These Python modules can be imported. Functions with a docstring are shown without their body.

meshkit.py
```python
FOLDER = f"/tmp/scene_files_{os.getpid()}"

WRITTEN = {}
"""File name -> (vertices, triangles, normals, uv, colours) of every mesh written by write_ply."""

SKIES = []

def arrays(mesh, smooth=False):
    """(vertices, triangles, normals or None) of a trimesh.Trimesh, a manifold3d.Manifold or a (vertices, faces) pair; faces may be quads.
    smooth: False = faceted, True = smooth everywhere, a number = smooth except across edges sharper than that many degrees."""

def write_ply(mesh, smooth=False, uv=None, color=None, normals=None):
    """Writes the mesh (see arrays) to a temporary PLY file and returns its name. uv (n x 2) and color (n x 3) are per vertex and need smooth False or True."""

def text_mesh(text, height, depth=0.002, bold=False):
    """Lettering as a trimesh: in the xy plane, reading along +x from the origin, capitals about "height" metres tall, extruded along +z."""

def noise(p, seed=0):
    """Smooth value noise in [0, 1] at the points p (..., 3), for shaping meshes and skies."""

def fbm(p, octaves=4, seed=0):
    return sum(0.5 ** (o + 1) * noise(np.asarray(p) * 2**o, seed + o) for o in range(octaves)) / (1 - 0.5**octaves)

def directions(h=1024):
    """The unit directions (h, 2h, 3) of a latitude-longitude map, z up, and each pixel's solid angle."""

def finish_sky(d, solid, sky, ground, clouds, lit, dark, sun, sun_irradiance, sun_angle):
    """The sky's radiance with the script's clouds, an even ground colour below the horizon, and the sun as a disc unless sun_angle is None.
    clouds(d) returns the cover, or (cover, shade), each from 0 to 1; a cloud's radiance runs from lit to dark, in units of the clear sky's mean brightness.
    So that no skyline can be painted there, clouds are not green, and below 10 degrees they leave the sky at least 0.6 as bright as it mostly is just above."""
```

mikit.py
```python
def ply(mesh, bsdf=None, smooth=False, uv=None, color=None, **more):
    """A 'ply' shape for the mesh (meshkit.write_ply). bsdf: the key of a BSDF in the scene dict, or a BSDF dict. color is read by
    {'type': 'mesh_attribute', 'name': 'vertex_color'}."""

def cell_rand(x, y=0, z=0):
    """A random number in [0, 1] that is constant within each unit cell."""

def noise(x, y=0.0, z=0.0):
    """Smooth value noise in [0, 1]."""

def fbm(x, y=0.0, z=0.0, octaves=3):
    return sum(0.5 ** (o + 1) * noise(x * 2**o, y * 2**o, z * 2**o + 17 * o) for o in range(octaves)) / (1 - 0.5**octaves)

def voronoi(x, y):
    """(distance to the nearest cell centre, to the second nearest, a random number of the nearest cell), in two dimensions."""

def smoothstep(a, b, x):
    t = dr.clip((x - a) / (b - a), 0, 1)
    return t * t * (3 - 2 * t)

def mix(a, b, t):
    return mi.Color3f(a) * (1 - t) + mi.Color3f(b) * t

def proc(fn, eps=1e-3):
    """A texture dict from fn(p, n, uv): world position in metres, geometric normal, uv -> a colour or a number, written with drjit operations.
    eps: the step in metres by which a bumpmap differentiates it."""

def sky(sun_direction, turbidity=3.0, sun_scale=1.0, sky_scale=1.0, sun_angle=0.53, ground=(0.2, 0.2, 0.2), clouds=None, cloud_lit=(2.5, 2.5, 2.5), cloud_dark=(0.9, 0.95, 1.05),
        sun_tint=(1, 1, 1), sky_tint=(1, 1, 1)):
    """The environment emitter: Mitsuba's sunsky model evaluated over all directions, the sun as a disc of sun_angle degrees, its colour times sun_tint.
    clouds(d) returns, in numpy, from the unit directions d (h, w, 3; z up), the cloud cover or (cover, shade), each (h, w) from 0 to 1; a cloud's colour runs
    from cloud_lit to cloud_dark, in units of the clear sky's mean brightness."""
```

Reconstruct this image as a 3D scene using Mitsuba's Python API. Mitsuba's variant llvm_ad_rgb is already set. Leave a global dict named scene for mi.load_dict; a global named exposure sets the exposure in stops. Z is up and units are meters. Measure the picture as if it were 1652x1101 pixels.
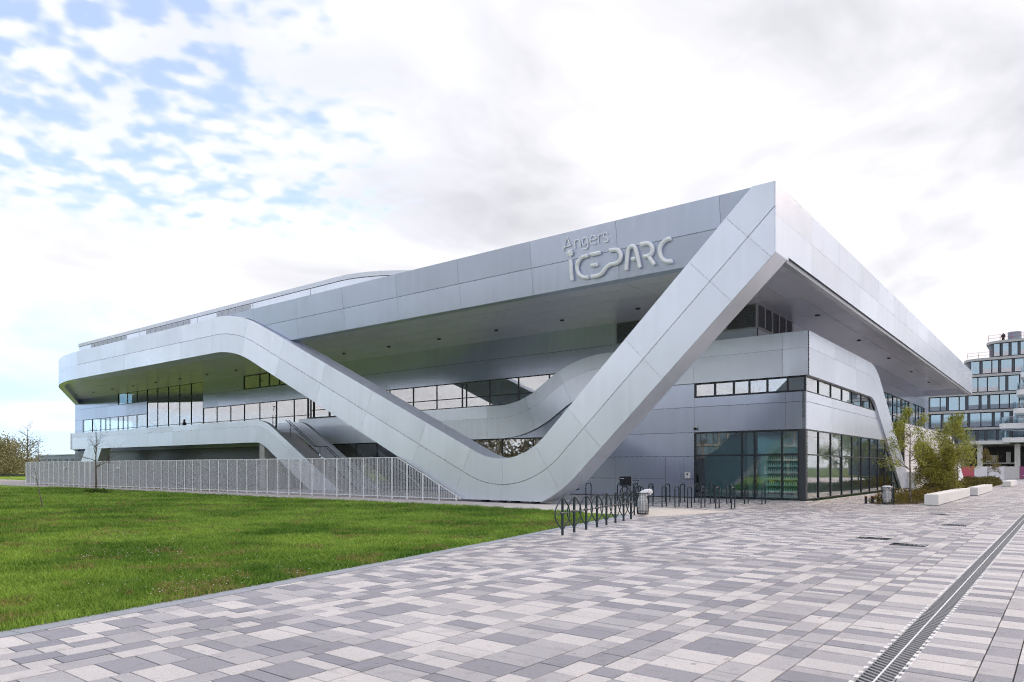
import math, random
import numpy as np, trimesh, mitsuba as mi, mikit, meshkit, drjit as dr
import manifold3d as m3
from shapely.geometry import Polygon, LineString, box, Point, MultiPolygon
from shapely.ops import unary_union
from shapely import affinity

scene, labels = {}, {}
T = mi.ScalarTransform4f
rng = np.random.default_rng(7)
random.seed(7)

# ---------------------------------------------------------------- camera, sky, exposure
CAM = np.array([8.573, -26.648, 1.7])
FWD = np.array([-0.61687, 0.78706, 0.0])
RIGHT = np.array([0.78706, 0.61687, 0.0])
scene['camera'] = {'type': 'perspective', 'fov': 71.36, 'fov_axis': 'x', 'near_clip': 0.1, 'far_clip': 4000.0,
    'principal_point_offset_x': 0.0, 'principal_point_offset_y': -0.1855,
    'to_world': T().look_at(origin=CAM.tolist(), target=(CAM + FWD).tolist(), up=[0, 0, 1])}
exposure = 3.02

def clouds(d):
    fwd, rgt, z = d @ FWD, d @ RIGHT, d[..., 2]
    q = 1.0 / (np.maximum(z, 0) + 0.16)
    p = np.stack([fwd * q, rgt * q, 0 * z], -1)
    az = np.degrees(np.arctan2(rgt, fwd)); el = np.degrees(np.arcsin(np.clip(z, -1, 1)))
    wob = np.stack([meshkit.fbm(p * 1.1 + [5, 1, 0], 4, 41), meshkit.fbm(p * 1.1 + [1, 9, 0], 4, 42), 0 * z], -1) - 0.5
    wp = p + 0.7 * wob
    big = meshkit.fbm(wp * 0.75 + [3.1, 7.7, 0], 7, 3)
    ripple = meshkit.fbm((p + 0.12 * wob) * [25, 21, 1] + [1.3, 2.2, 0], 4, 11)
    wisp = meshkit.fbm(wp * [1.5, 3.2, 1], 6, 23)
    left = np.clip((-az - 0) / 24, 0, 1) * np.clip((112 + az) / 40, 0, 1)         # the cloud breaks up towards the left
    behind = np.clip((np.abs(az) - 75) / 40, 0, 1) * np.clip((60 - az) / 60, 0, 1)
    low = np.clip((13 - el) / 8, 0, 1); high = np.clip((el - 15) / 5, 0, 1)
    lh = left * high
    c = 0.98 + 2.8 * (1 - 0.62 * lh) * (big - 0.5) + 1.0 * (1 - lh) * (wisp - 0.5) + lh * (3.6 * (ripple - 0.5) - 0.10) - left * 0.95 * low - 0.22 * behind + 0.35 * (1 - left) * (1 - behind)
    cover = np.clip((c - 0.10) / (0.72 + 0.5 * lh), 0, 1); cover = cover * cover * (3 - 2 * cover)
    floor = 0.33 - 0.10 * low
    cover = floor + (1 - floor) * cover * (1 - 0.42 * lh * np.clip(1.4 - cover, 0, 1))
    s = 0.5 * meshkit.fbm(wp * 1.1 + [9.1, 4.2, 0], 7, 31) + 0.5 * meshkit.fbm(wp * 3.4 + [2, 4.2, 0], 6, 37)
    shade = np.clip((s - 0.44) / 0.17, 0, 1) * (0.1 + 0.9 * np.clip((cover - .6) * 2.5, 0, 1)) * (1 - 0.55 * left) * np.clip((el - 1) / 12, 0.15, 1)
    return cover, shade

scene['sky'] = mikit.sky((0.40, 0.92, 0.66), turbidity=3.0, sun_scale=0.10, sun_angle=22, sky_scale=1.0, clouds=clouds,
    cloud_lit=(1.69, 1.69, 1.77), cloud_dark=(1.08, 1.08, 1.16), ground=(0.28, 0.28, 0.28), sun_tint=(1.15, 0.96, 0.88), sky_tint=(0.84, 0.90, 1.05))

# ---------------------------------------------------------------- materials
def rgb(*c): return {'type': 'rgb', 'value': list(c if len(c) == 3 else c * 3)}
def plain(name, c, rough=0.6, metallic=0.0, spec=0.5, two=False):
    b = {'type': 'principled', 'base_color': rgb(*c), 'roughness': rough, 'metallic': metallic, 'specular': spec}
    scene[name] = {'type': 'twosided', 'b': b} if two else b
def textured(name, fn, rough=0.6, metallic=0.0, spec=0.5):
    scene[name] = {'type': 'principled', 'base_color': mikit.proc(fn), 'roughness': rough, 'metallic': metallic, 'specular': spec}

def aluminium(base):
    def fn(p, n, uv):
        broad = mikit.fbm(p.x * 0.35, p.y * 0.35, p.z * 0.12, 2)
        drip = mikit.noise(p.x * 5 + p.y * 5, p.z * 0.22, 3) * mikit.noise(p.x * 0.8, p.y * 0.8, p.z * 0.8)
        return mi.Color3f(*base) * (0.94 + 0.11 * broad - 0.10 * drip)
    return fn
VAR = {}
def variants(name, base, rough, metal):
    VAR[name] = [name, name + '_light', name + '_dull']
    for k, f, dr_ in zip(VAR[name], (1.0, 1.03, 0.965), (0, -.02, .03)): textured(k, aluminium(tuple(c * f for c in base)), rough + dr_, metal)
pick = random.Random(3)
variants('silver_panel', (0.775, 0.835, 0.94), 0.30, 0.55)
variants('fascia_shade_panel', (0.475, 0.525, 0.645), 0.26, 0.6)  # silver cladding again, the darkening from its tilt put into the colour
variants('shade_grey_panel', (0.465, 0.515, 0.63), 0.20, 0.6)  # silver cladding copied darker, overhang shade painted into its colour
textured('terrace_shade_panel', aluminium((0.10, 0.11, 0.13)), 0.3, 0.3)  # same wall cladding, darkened to paint in the deep shade below the terrace
textured('soffit_panel', aluminium((0.62, 0.63, 0.68)), 0.22, 0.25)
plain('joint', (0.06, 0.065, 0.075), 0.7)
plain('dark_frame', (0.022, 0.03, 0.038), 0.35)
plain('charcoal', (0.045, 0.058, 0.07), 0.4)
plain('interior_grey', (0.30, 0.31, 0.31), 0.8)
plain('interior_teal', (0.13, 0.24, 0.24), 0.8)
plain('white_paint', (0.80, 0.80, 0.81), 0.4)
plain('letter_white', (0.86, 0.89, 0.95), 0.35)
plain('letter_tube', (0.82, 0.84, 0.87), 0.3)
plain('fence_paint', (0.84, 0.855, 0.88), 0.4, 0.1)
plain('picket_paint', (0.66, 0.675, 0.70), 0.4, 0.1)
plain('louvre_metal', (0.36, 0.38, 0.41), 0.35, 0.4)
plain('drain_steel', (0.29, 0.295, 0.31), 0.4, 0.2)
plain('drain_far', (0.17, 0.175, 0.185), 0.6)
plain('channel_dark', (0.07, 0.07, 0.072), 0.8)
plain('roof_louvre_paint', (0.50, 0.53, 0.58), 0.4, 0.3)
plain('roof_grey', (0.66, 0.70, 0.77), 0.45, 0.2)
plain('black', (0.012, 0.013, 0.015), 0.5)
plain('rack_paint', (0.018, 0.035, 0.045), 0.3)
plain('granite', (0.30, 0.33, 0.38), 0.6)
plain('bench_concrete', (0.74, 0.74, 0.73), 0.7)
plain('bag', (0.80, 0.81, 0.83), 0.35)
plain('skin', (0.50, 0.33, 0.25), 0.5)
plain('coat', (0.02, 0.022, 0.028), 0.8)
plain('purple', (0.20, 0.03, 0.12), 0.5)
plain('hoarding_white', (0.62, 0.62, 0.66), 0.5)
plain('hoarding_red', (0.42, 0.06, 0.09), 0.5)
plain('concrete', (0.46, 0.46, 0.46), 0.7)
plain('pale_concrete', (0.66, 0.66, 0.66), 0.7)
plain('slate_wall', (0.07, 0.085, 0.11), 0.4)
plain('shed_blue', (0.24, 0.29, 0.36), 0.6)
plain('amber', (0.5, 0.16, 0.02), 0.5)
plain('bottle', (0.88, 0.90, 0.82), 0.3)
plain('mesh_grey', (0.13, 0.14, 0.16), 0.5)
plain('blue_cloth', (0.05, 0.22, 0.45), 0.6)
textured('bark', lambda p, n, uv: mikit.mix((0.10, 0.085, 0.07), (0.22, 0.19, 0.16), mikit.fbm(p.x * 30, p.y * 30, p.z * 8)), 0.8)
scene['glass'] = {'type': 'thindielectric', 'int_ior': 3.8, 'specular_transmittance': rgb(0.42, 0.56, 0.58)}
scene['shop_glass'] = {'type': 'thindielectric', 'int_ior': 2.1, 'specular_transmittance': rgb(0.46, 0.76, 0.76)}
scene['clear_glass'] = {'type': 'thindielectric', 'int_ior': 1.5, 'specular_transmittance': rgb(0.75, 0.8, 0.82)}
scene['far_glass'] = {'type': 'principled', 'base_color': rgb(0.34, 0.46, 0.54), 'roughness': 0.08, 'specular': 1.0, 'metallic': 0.75}
scene['leaf'] = {'type': 'twosided', 'b': {'type': 'principled', 'base_color': {'type': 'mesh_attribute', 'name': 'vertex_color'}, 'roughness': 0.6, 'specular': 0.25}}

def ground_colour(p, n, uv):
    a = mikit.fbm(p.x * 0.15, p.y * 0.15, 0, 3)
    return mikit.mix((0.09, 0.14, 0.035), (0.15, 0.16, 0.07), a)
textured('ground_mat', ground_colour, 0.9, 0, 0.2)
def lawn_colour(p, n, uv):
    a = mikit.fbm(p.x * 0.5, p.y * 0.5, 0, 4); b = mikit.fbm(p.x * 7, p.y * 7, 3, 3)
    c = mikit.mix((0.085, 0.16, 0.018), (0.22, 0.30, 0.04), mikit.smoothstep(0.3, 0.7, a))
    c = mikit.mix(c, (0.16, 0.15, 0.06), 0.25 * mikit.smoothstep(0.62, 0.8, b))
    return c
textured('lawn_mat', lawn_colour, 0.9, 0, 0.2)
def path_colour(p, n, uv):
    worn = mikit.smoothstep(-14.0, -7.0, p.x)
    a = mikit.fbm(p.x * 3, p.y * 3, 0, 4)
    return mikit.mix(mikit.mix((0.31, 0.285, 0.275), (0.40, 0.37, 0.355), a), mikit.mix((0.50, 0.46, 0.41), (0.60, 0.56, 0.51), a), worn) * (0.9 + 0.2 * mikit.noise(p.x * 60, p.y * 60))
textured('path_mat', path_colour, 0.9, 0, 0.2)
def slab_colour(p, n, uv):
    t = uv.x
    c = mikit.mix((0.26, 0.262, 0.298), (0.57, 0.555, 0.552), t)
    grain = mikit.noise(p.x * 190, p.y * 190, 1); dirt = mikit.fbm(p.x * 0.7, p.y * 0.7, 5, 4)
    spot = mikit.smoothstep(0.80, 0.86, mikit.noise(p.x * 9, p.y * 9, 8))
    damp = mikit.smoothstep(0.55, 0.8, mikit.fbm(p.x * 0.22, p.y * 0.35, 2, 4))
    gum = mikit.smoothstep(0.965, 0.975, mikit.noise(p.x * 6, p.y * 6, 4))
    return c * (0.86 + 0.28 * grain) * (0.86 + 0.28 * dirt) * (1 - 0.10 * spot) * (1 - 0.14 * damp) * (1 - 0.3 * gum)
textured('slab_mat', slab_colour, 0.55, 0, 0.4)
def far_slab(p, n, uv):
    r = mikit.cell_rand(p.x / 0.5, p.y / 0.25, 3)
    c = mikit.mix((0.27, 0.27, 0.31), (0.595, 0.578, 0.575), dr.floor(r * 3) / 2)
    return c * (0.9 + 0.2 * mikit.fbm(p.x * 0.7, p.y * 0.7, 5, 3))
textured('far_slab_mat', far_slab, 0.55, 0, 0.4)
textured('soil', lambda p, n, uv: mikit.mix((0.07, 0.055, 0.04), (0.16, 0.13, 0.10), mikit.fbm(p.x * 9, p.y * 9, 0, 3)), 0.9)

# ---------------------------------------------------------------- helpers
used = {}
def key_of(name, parent=None):
    full = (parent + '__' if parent else '') + name
    used[full] = used.get(full, 0) + 1
    return full if used[full] == 1 else f'{full}_{used[full] - 1:03d}'
def tag(key, label=None, cat=None, group=None, kind=None):
    d = labels.setdefault(key, {})
    for k, v in (('label', label), ('category', cat), ('group', group), ('kind', kind)):
        if v: d[k] = v
    return key
def thing(name, label, cat, group=None): return tag(key_of(name), label, cat, group)
def part(name, mesh, m, parent=None, smooth=False, label=None, kind=None, **more):
    if isinstance(mesh, (list, tuple)) and len(mesh) and isinstance(mesh[0], trimesh.Trimesh): mesh = trimesh.util.concatenate(mesh)
    k = key_of(name, parent)
    if m in VAR and 'panel' in name: m = pick.choice(VAR[m])
    scene[k] = mikit.ply(mesh, m, smooth, **more)
    if label or kind: tag(k, label, kind=kind)
    return k
def copy_part(name, src, parent, mat):
    k = key_of(name, parent); scene[k] = {**scene[src], 'to_world': mat}; return k

def polys(g):
    if g.is_empty: return []
    return [p for p in getattr(g, 'geoms', [g]) if p.geom_type == 'Polygon' and p.area > 1e-3]
def extr(g, h):
    ms = [trimesh.creation.extrude_polygon(p, h, engine='earcut') for p in polys(g)]
    return trimesh.util.concatenate(ms) if ms else None
def onY(mesh, Y, lean=0.0, zl=0.0):            # (a, z, outward) -> world, on a wall that faces -Y; lean: set-back per metre below zl
    v = mesh.vertices; mesh.vertices = np.stack([v[:, 0], Y - v[:, 2] + lean * np.maximum(zl - v[:, 1], 0) * (lean != 0), v[:, 1]], 1); return mesh
def onX(mesh, X):                               # (y, z, outward) -> world, on a wall that faces +X
    v = mesh.vertices; mesh.vertices = np.stack([X + v[:, 2], v[:, 0], v[:, 1]], 1); return mesh
def lift(mesh, z): mesh.apply_translation([0, 0, z]); return mesh
def bx(x0, y0, z0, x1, y1, z1):
    m = trimesh.creation.box(extents=[x1 - x0, y1 - y0, z1 - z0]); m.apply_translation([(x0 + x1) / 2, (y0 + y1) / 2, (z0 + z1) / 2]); return m
def beam(p0, p1, w, d=None):                    # a square bar between two points
    p0, p1 = np.array(p0, float), np.array(p1, float); L = np.linalg.norm(p1 - p0)
    m = trimesh.creation.box(extents=[w, d or w, L])
    m.apply_transform(trimesh.geometry.align_vectors([0, 0, 1], (p1 - p0) / L)); m.apply_translation((p0 + p1) / 2); return m
def tube(pts, r, sides=8, cap=True):
    p = np.asarray(pts, float); n = len(p); r = np.broadcast_to(r, (n,))
    t = np.gradient(p, axis=0); t /= np.linalg.norm(t, axis=1, keepdims=True) + 1e-12
    a = np.cross(t[0], [0, 0, 1.0] if abs(t[0][2]) < 0.9 else [1.0, 0, 0]); rows = []
    for i in range(n):
        a = a - t[i] * (a @ t[i]); a /= np.linalg.norm(a) + 1e-12; b = np.cross(t[i], a)
        th = np.arange(sides) * 2 * np.pi / sides
        rows.append(p[i] + r[i] * (np.cos(th)[:, None] * a + np.sin(th)[:, None] * b))
    v = np.vstack(rows + [p[:1], p[-1:]]); f = []
    for i in range(n - 1):
        for j in range(sides):
            k = (j + 1) % sides; A, B, C, D = i * sides + j, i * sides + k, (i + 1) * sides + k, (i + 1) * sides + j
            f += [[A, B, C], [A, C, D]]
    if cap:
        for j in range(sides):
            k = (j + 1) % sides; f += [[n * sides, k, j], [n * sides + 1, (n - 1) * sides + j, (n - 1) * sides + k]]
    return trimesh.Trimesh(v, f, process=False)
def segs_mesh(S, sides=4):                      # many tapered segments (p0, p1, r0, r1) as one mesh, vectorised
    P0 = np.array([s[0] for s in S]); P1 = np.array([s[1] for s in S]); R0 = np.array([s[2] for s in S]); R1 = np.array([s[3] for s in S])
    t = P1 - P0; t /= np.linalg.norm(t, axis=1, keepdims=True) + 1e-9
    a = np.cross(t, np.where(np.abs(t[:, 2:]) < 0.9, [0, 0, 1.0], [1.0, 0, 0])); a /= np.linalg.norm(a, axis=1, keepdims=True); b = np.cross(t, a)
    th = np.arange(sides) * 2 * np.pi / sides
    ring = np.cos(th)[None, :, None] * a[:, None] + np.sin(th)[None, :, None] * b[:, None]
    v = np.concatenate([P0[:, None] + R0[:, None, None] * ring, P1[:, None] + R1[:, None, None] * ring], 1).reshape(-1, 3)
    j = np.arange(sides); k = (j + 1) % sides
    f = np.vstack([np.stack([j, k, k + sides], 1), np.stack([j, k + sides, j + sides], 1)])
    return trimesh.Trimesh(v, (f[None] + (np.arange(len(S)) * 2 * sides)[:, None, None]).reshape(-1, 3), process=False)
def rounded(pts, rad):                          # a polyline with arcs at its inner vertices
    pts = [np.array(p, float) for p in pts]; out = [pts[0]]
    for i in range(1, len(pts) - 1):
        u, w = pts[i - 1] - pts[i], pts[i + 1] - pts[i]; u /= np.linalg.norm(u); w /= np.linalg.norm(w)
        half = math.acos(np.clip(u @ w, -1, 1)) / 2; R = rad[i - 1]; L = R / math.tan(half)
        c = pts[i] + (u + w) / np.linalg.norm(u + w) * R / math.sin(half)
        s, e = pts[i] + u * L - c, pts[i] + w * L - c
        a0, a1 = math.atan2(s[1], s[0]), math.atan2(e[1], e[0]); da = (a1 - a0 + math.pi) % (2 * math.pi) - math.pi
        for q in np.linspace(0, 1, 25): out.append(c + R * np.array([math.cos(a0 + da * q), math.sin(a0 + da * q)]))
    return np.array(out + [pts[-1]])
def sub(line, s0, s1):
    from shapely.ops import substring
    return substring(line, s0, s1)
def strip(line, o0, o1):                        # the region beside a line between two signed offsets (left positive)
    if o0 < 0 < o1: return unary_union([line.buffer(o1, single_sided=True), line.buffer(o0, single_sided=True)])
    if o1 <= 0: return line.buffer(o0, single_sided=True).difference(line.buffer(o1, single_sided=True) if o1 else Polygon())
    return line.buffer(o1, single_sided=True).difference(line.buffer(o0, single_sided=True) if o0 else Polygon())
GAP = 0.006
def shrink(g): return g.buffer(-GAP, join_style=2)
def cells(region, xs, zs):
    for x0, x1 in zip(xs, xs[1:]):
        for z0, z1 in zip(zs, zs[1:]):
            for p in polys(shrink(region.intersection(box(x0, z0 + 0.005, x1, z1 - 0.005)))):
                if p.area > 0.03: yield p
def glazing(place, name, region, xs, zs, parent, bar=0.05, depth=0.10, glass='glass', seed=1, frame='dark_frame'):
    """A window: frame and mullions as one mesh, each pane a sheet of its own set into it."""
    r = random.Random(seed); inner = region.buffer(-bar, join_style=2); panes = []
    for x0, x1 in zip(xs, xs[1:]):
        for z0, z1 in zip(zs, zs[1:]):
            panes += [p for p in polys(inner.intersection(box(x0 + bar / 2, z0 + bar / 2, x1 - bar / 2, z1 - bar / 2))) if p.area > 0.02]
    k = part(name, place(lift(extr(region.difference(unary_union(panes).buffer(-0.004)), depth), -depth)), frame, parent)
    for p in panes:
        v, f = trimesh.creation.triangulate_polygon(p, engine='earcut')
        c = v.mean(0); tilt = (v - c) @ np.array([r.uniform(-.0016, .0016), r.uniform(-.0016, .0016)])
        part('pane', place(trimesh.Trimesh(np.column_stack([v, -depth * 0.5 + tilt]), f, process=False)), glass, k)
    return k

# ---------------------------------------------------------------- the setting: ground, lawn, path, kerb, paving
def sheet(poly, z):
    out = []
    for p in polys(poly):
        v, f = trimesh.creation.triangulate_polygon(p, engine='earcut')
        out.append(trimesh.Trimesh(np.column_stack([v, np.full(len(v), z)]), f, process=False))
    return trimesh.util.concatenate(out)
tag(part('ground', sheet(box(-1200, -900, 900, 1200), -0.09), 'ground_mat'), kind='structure')
edge = [(0.9, -40), (0.35, -29), (-0.14, -24.11), (-0.47, -21.97), (-1.14, -18.26), (-1.9, -14.3), (-2.76, -10.25), (-3.65, -5.66), (-4.13, -4.04)]
lawn_poly = Polygon(edge + [(-7.05, -3.95), (-12.64, -3.45), (-28.2, -3.7), (-51, -3.2), (-73, -2.9), (-96, 1.5), (-140, 3.0), (-260, -10), (-260, -70), (-60, -70), (0.9, -60)])
tag(part('lawn', sheet(lawn_poly, 0.012), 'lawn_mat'), kind='structure')
far_lawn = Polygon([(-87, 7.5), (-150, 9.5), (-300, 0), (-300, 60), (-160, 40), (-120, 24), (-95, 20)])
tag(part('far_lawn', sheet(far_lawn, 0.012), 'lawn_mat'), kind='structure')
path_poly = Polygon([(-4.13, -4.04), (-2.69, -4.14), (-1.61, 0.22), (-5.0, 0.95), (-76, 1.0), (-84, 9), (-120, 9), (-260, 6), (-260, -10)] + [(-140, 3.0), (-96, 1.5), (-73, -2.9), (-51, -3.2), (-28.2, -3.7), (-12.64, -3.45), (-7.05, -3.95)])
tag(part('path', sheet(path_poly, 0.004), 'path_mat'), kind='structure')
el = LineString(edge)
kerb_region = el.buffer(-0.30, single_sided=True)
if kerb_region.intersects(lawn_poly.buffer(-0.2)): kerb_region = el.buffer(0.30, single_sided=True)
tag(part('kerb', sheet(kerb_region, -0.012), 'joint'), kind='structure')
s, i = 0.0, 0
while s < el.length - 0.2:
    L = 0.98 + 0.04 * rng.random(); piece = sub(el, s + 0.004, min(s + L, el.length) - 0.004)
    pp = max((piece.buffer(q, single_sided=True) for q in (0.3, -0.3)), key=lambda g: -g.intersection(lawn_poly).area)
    part('kerb_stone', lift(extr(pp, 0.10), -0.092 + 0.003 * rng.random()), 'granite', 'kerb'); s += L
bed_poly = LineString([(1.9, 10.9), (2.55, 15.5), (2.3, 23), (1.1, 31), (1.2, 44)]).buffer(0.95)
bed_far = LineString([(1.9, 47), (1.9, 62)]).buffer(1.2)
drain_x = (7.21, 7.47)
drain_box = box(drain_x[0], -30, drain_x[1], 34)
grates_at = [(4.85, -7.82, 0.72, 0.52), (5.77, -8.95, 0.70, 0.56), (5.86, -2.05, 0.62, 0.5), (4.8, 3.15, 0.7, 0.5)]
grate_polys = [affinity.rotate(box(x - w / 2, y - d / 2, x + w / 2, y + d / 2), 0) for x, y, w, d in grates_at]
block_plan = box(-95, 11.0, -2.0, 70)
pave_all = Polygon([(1.4, -40), (0.6, -29)] + [(x + 0.3, y) for x, y in edge[2:]] + [(-2.69, -4.14), (-1.61, 0.22), (-5, 0.95), (-40, 0.95), (-40, 11.3), (-1.7, 11.3), (-1.7, 75), (-20, 100), (60, 100), (60, -60), (1.4, -60)]).buffer(0)
tag(part('paving', sheet(pave_all.difference(grate_polys[0].buffer(.01)).difference(grate_polys[1].buffer(.01)).difference(drain_box), -0.026), 'joint'), kind='structure')
near = box(-14, -27.5, 12.5, 17.0)
part('far_paving', sheet(pave_all.difference(near), -0.006), 'far_slab_mat', 'paving', label='paving beyond the near rows, seen as fine stripes', kind='stuff')
region = pave_all.intersection(near).difference(unary_union([drain_box] + grate_polys + [bed_poly]))
rows = [5.42, 5.67, 6.20, 6.45, 6.70, 7.21]
lo = [5.42]
while lo[-1] > -14: lo.append(lo[-1] - rng.choice([0.25, 0.25, 0.5]))
hi = [7.47, 7.96, 8.21]
while hi[-1] < 12.5: hi.append(hi[-1] + rng.choice([0.25, 0.5]))
bands = list(zip(lo[1:][::-1], lo[:-1][::-1])) + list(zip(rows, rows[1:])) + list(zip(hi, hi[1:]))
from shapely import prepare
prepare(region); slabs = []
for x0, x1 in bands:
    y = -27.5 - rng.random() * 0.3; last = -1; before, now = (now if slabs else []), []
    while y < 17.0:
        wide = x1 - x0 > 0.4
        L = rng.choice([0.165, 0.25, 0.335, 0.335]) if wide else rng.choice([0.25, 0.36, 0.42, 0.5])
        t = rng.choice(3, p=[0.30, 0.36, 0.34])
        if t == last: t = rng.choice(3)
        hit = [q for a_, b_, q in before if a_ < y + L / 2 < b_]
        if hit and hit[0] == t and rng.random() < .75: t = (t + rng.choice([1, 2])) % 3
        last = t; now.append((y, y + L, t))
        b = box(x0 + 0.0055, y + 0.005, x1 - 0.0055, y + L - 0.005)
        if region.contains(b): slabs.append((b, t))
        elif region.intersects(b):
            for q in polys(b.intersection(region)):
                if q.area > 0.002: slabs.append((q.convex_hull, t))
        y += L
tone_of = (0.05, 0.47, 0.95)
def slab_mesh(p, z):                            # top and sides only
    q = np.array(p.exterior.coords)[:-1]; n = len(q)
    if p.exterior.is_ccw is False: q = q[::-1]
    bev = 0.003; c = q.mean(0); dq = q - c; inn = c + dq * (1 - bev / np.maximum(np.abs(dq).max(0), 0.02))
    v = np.vstack([np.column_stack([inn, np.full(n, z)]), np.column_stack([q, np.full(n, z - 0.002)]), np.column_stack([q, np.full(n, -0.026)])])
    j = np.arange(n); k = (j + 1) % n
    f = [[0, a, a + 1] for a in range(1, n - 1)]
    f += np.vstack([np.stack([j + n, k + n, k], 1), np.stack([j + n, k, j], 1), np.stack([j + 2 * n, k + 2 * n, k + n], 1), np.stack([j + 2 * n, k + n, j + n], 1)]).tolist()
    return v, np.array(f)
def in_view(x, y, margin=0.0):
    d = np.array([x, y]) - CAM[:2]; f, r = d @ FWD[:2], d @ RIGHT[:2]; return f > 0.5 and abs(r) < 0.718 * f + margin and f > 5.4
order = sorted(range(len(slabs)), key=lambda i: np.hypot(*(np.array(slabs[i][0].centroid.coords[0]) - CAM[:2])) + (0 if in_view(*slabs[i][0].centroid.coords[0]) else 1e4))
V, F, UVS, at = [], [], [], 0
for rank, i in enumerate(order):
    p, t = slabs[i]; tone = tone_of[t] + rng.uniform(-0.07, 0.07); v, f = slab_mesh(p, rng.uniform(-0.0022, 0.0022))
    uv = np.column_stack([np.full(len(v), tone), np.zeros(len(v))])
    if rank < 300: part('slab', (v, f), 'slab_mat', 'paving', uv=uv)
    else: V.append(v); F.append(f + at); UVS.append(uv); at += len(v)
part('slab_field', (np.vstack(V), np.vstack(F)), 'slab_mat', 'paving', uv=np.vstack(UVS), label='light, mid grey and dark grey concrete slabs in rows', kind='stuff')

dk = thing('slot_drain', 'long steel slot drain with two rows of bars running through the paving', 'drain')
part('channel', [bx(drain_x[0], -28, -0.16, drain_x[1], 33, -0.15)] , 'channel_dark', dk)
part('edge_rail', [bx(7.212, -28, -0.15, 7.224, 33, 0.002)], 'louvre_metal', dk); part('edge_rail', [bx(7.456, -28, -0.15, 7.468, 33, 0.002)], 'louvre_metal', dk)
part('centre_strip', bx(7.334, -28, -0.06, 7.346, 33, 0.003), 'fence_paint', dk)
bars = []
for y in np.arange(-26, 33, 0.085):
    for x0, x1 in ((7.224, 7.334), (7.346, 7.456)): bars.append((x0, y, x1))
bars = np.array(bars); bm = np.array(trimesh.creation.box(extents=[0.11, 0.034, 0.03]).vertices); bf = np.array(trimesh.creation.box().faces)
sk = bm.copy(); sk[:, 1] += sk[:, 0] * -0.75
vv = (sk[None] + np.column_stack([(bars[:, 0] + bars[:, 2]) / 2, bars[:, 1], np.full(len(bars), -0.016)])[:, None]).reshape(-1, 3)
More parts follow.
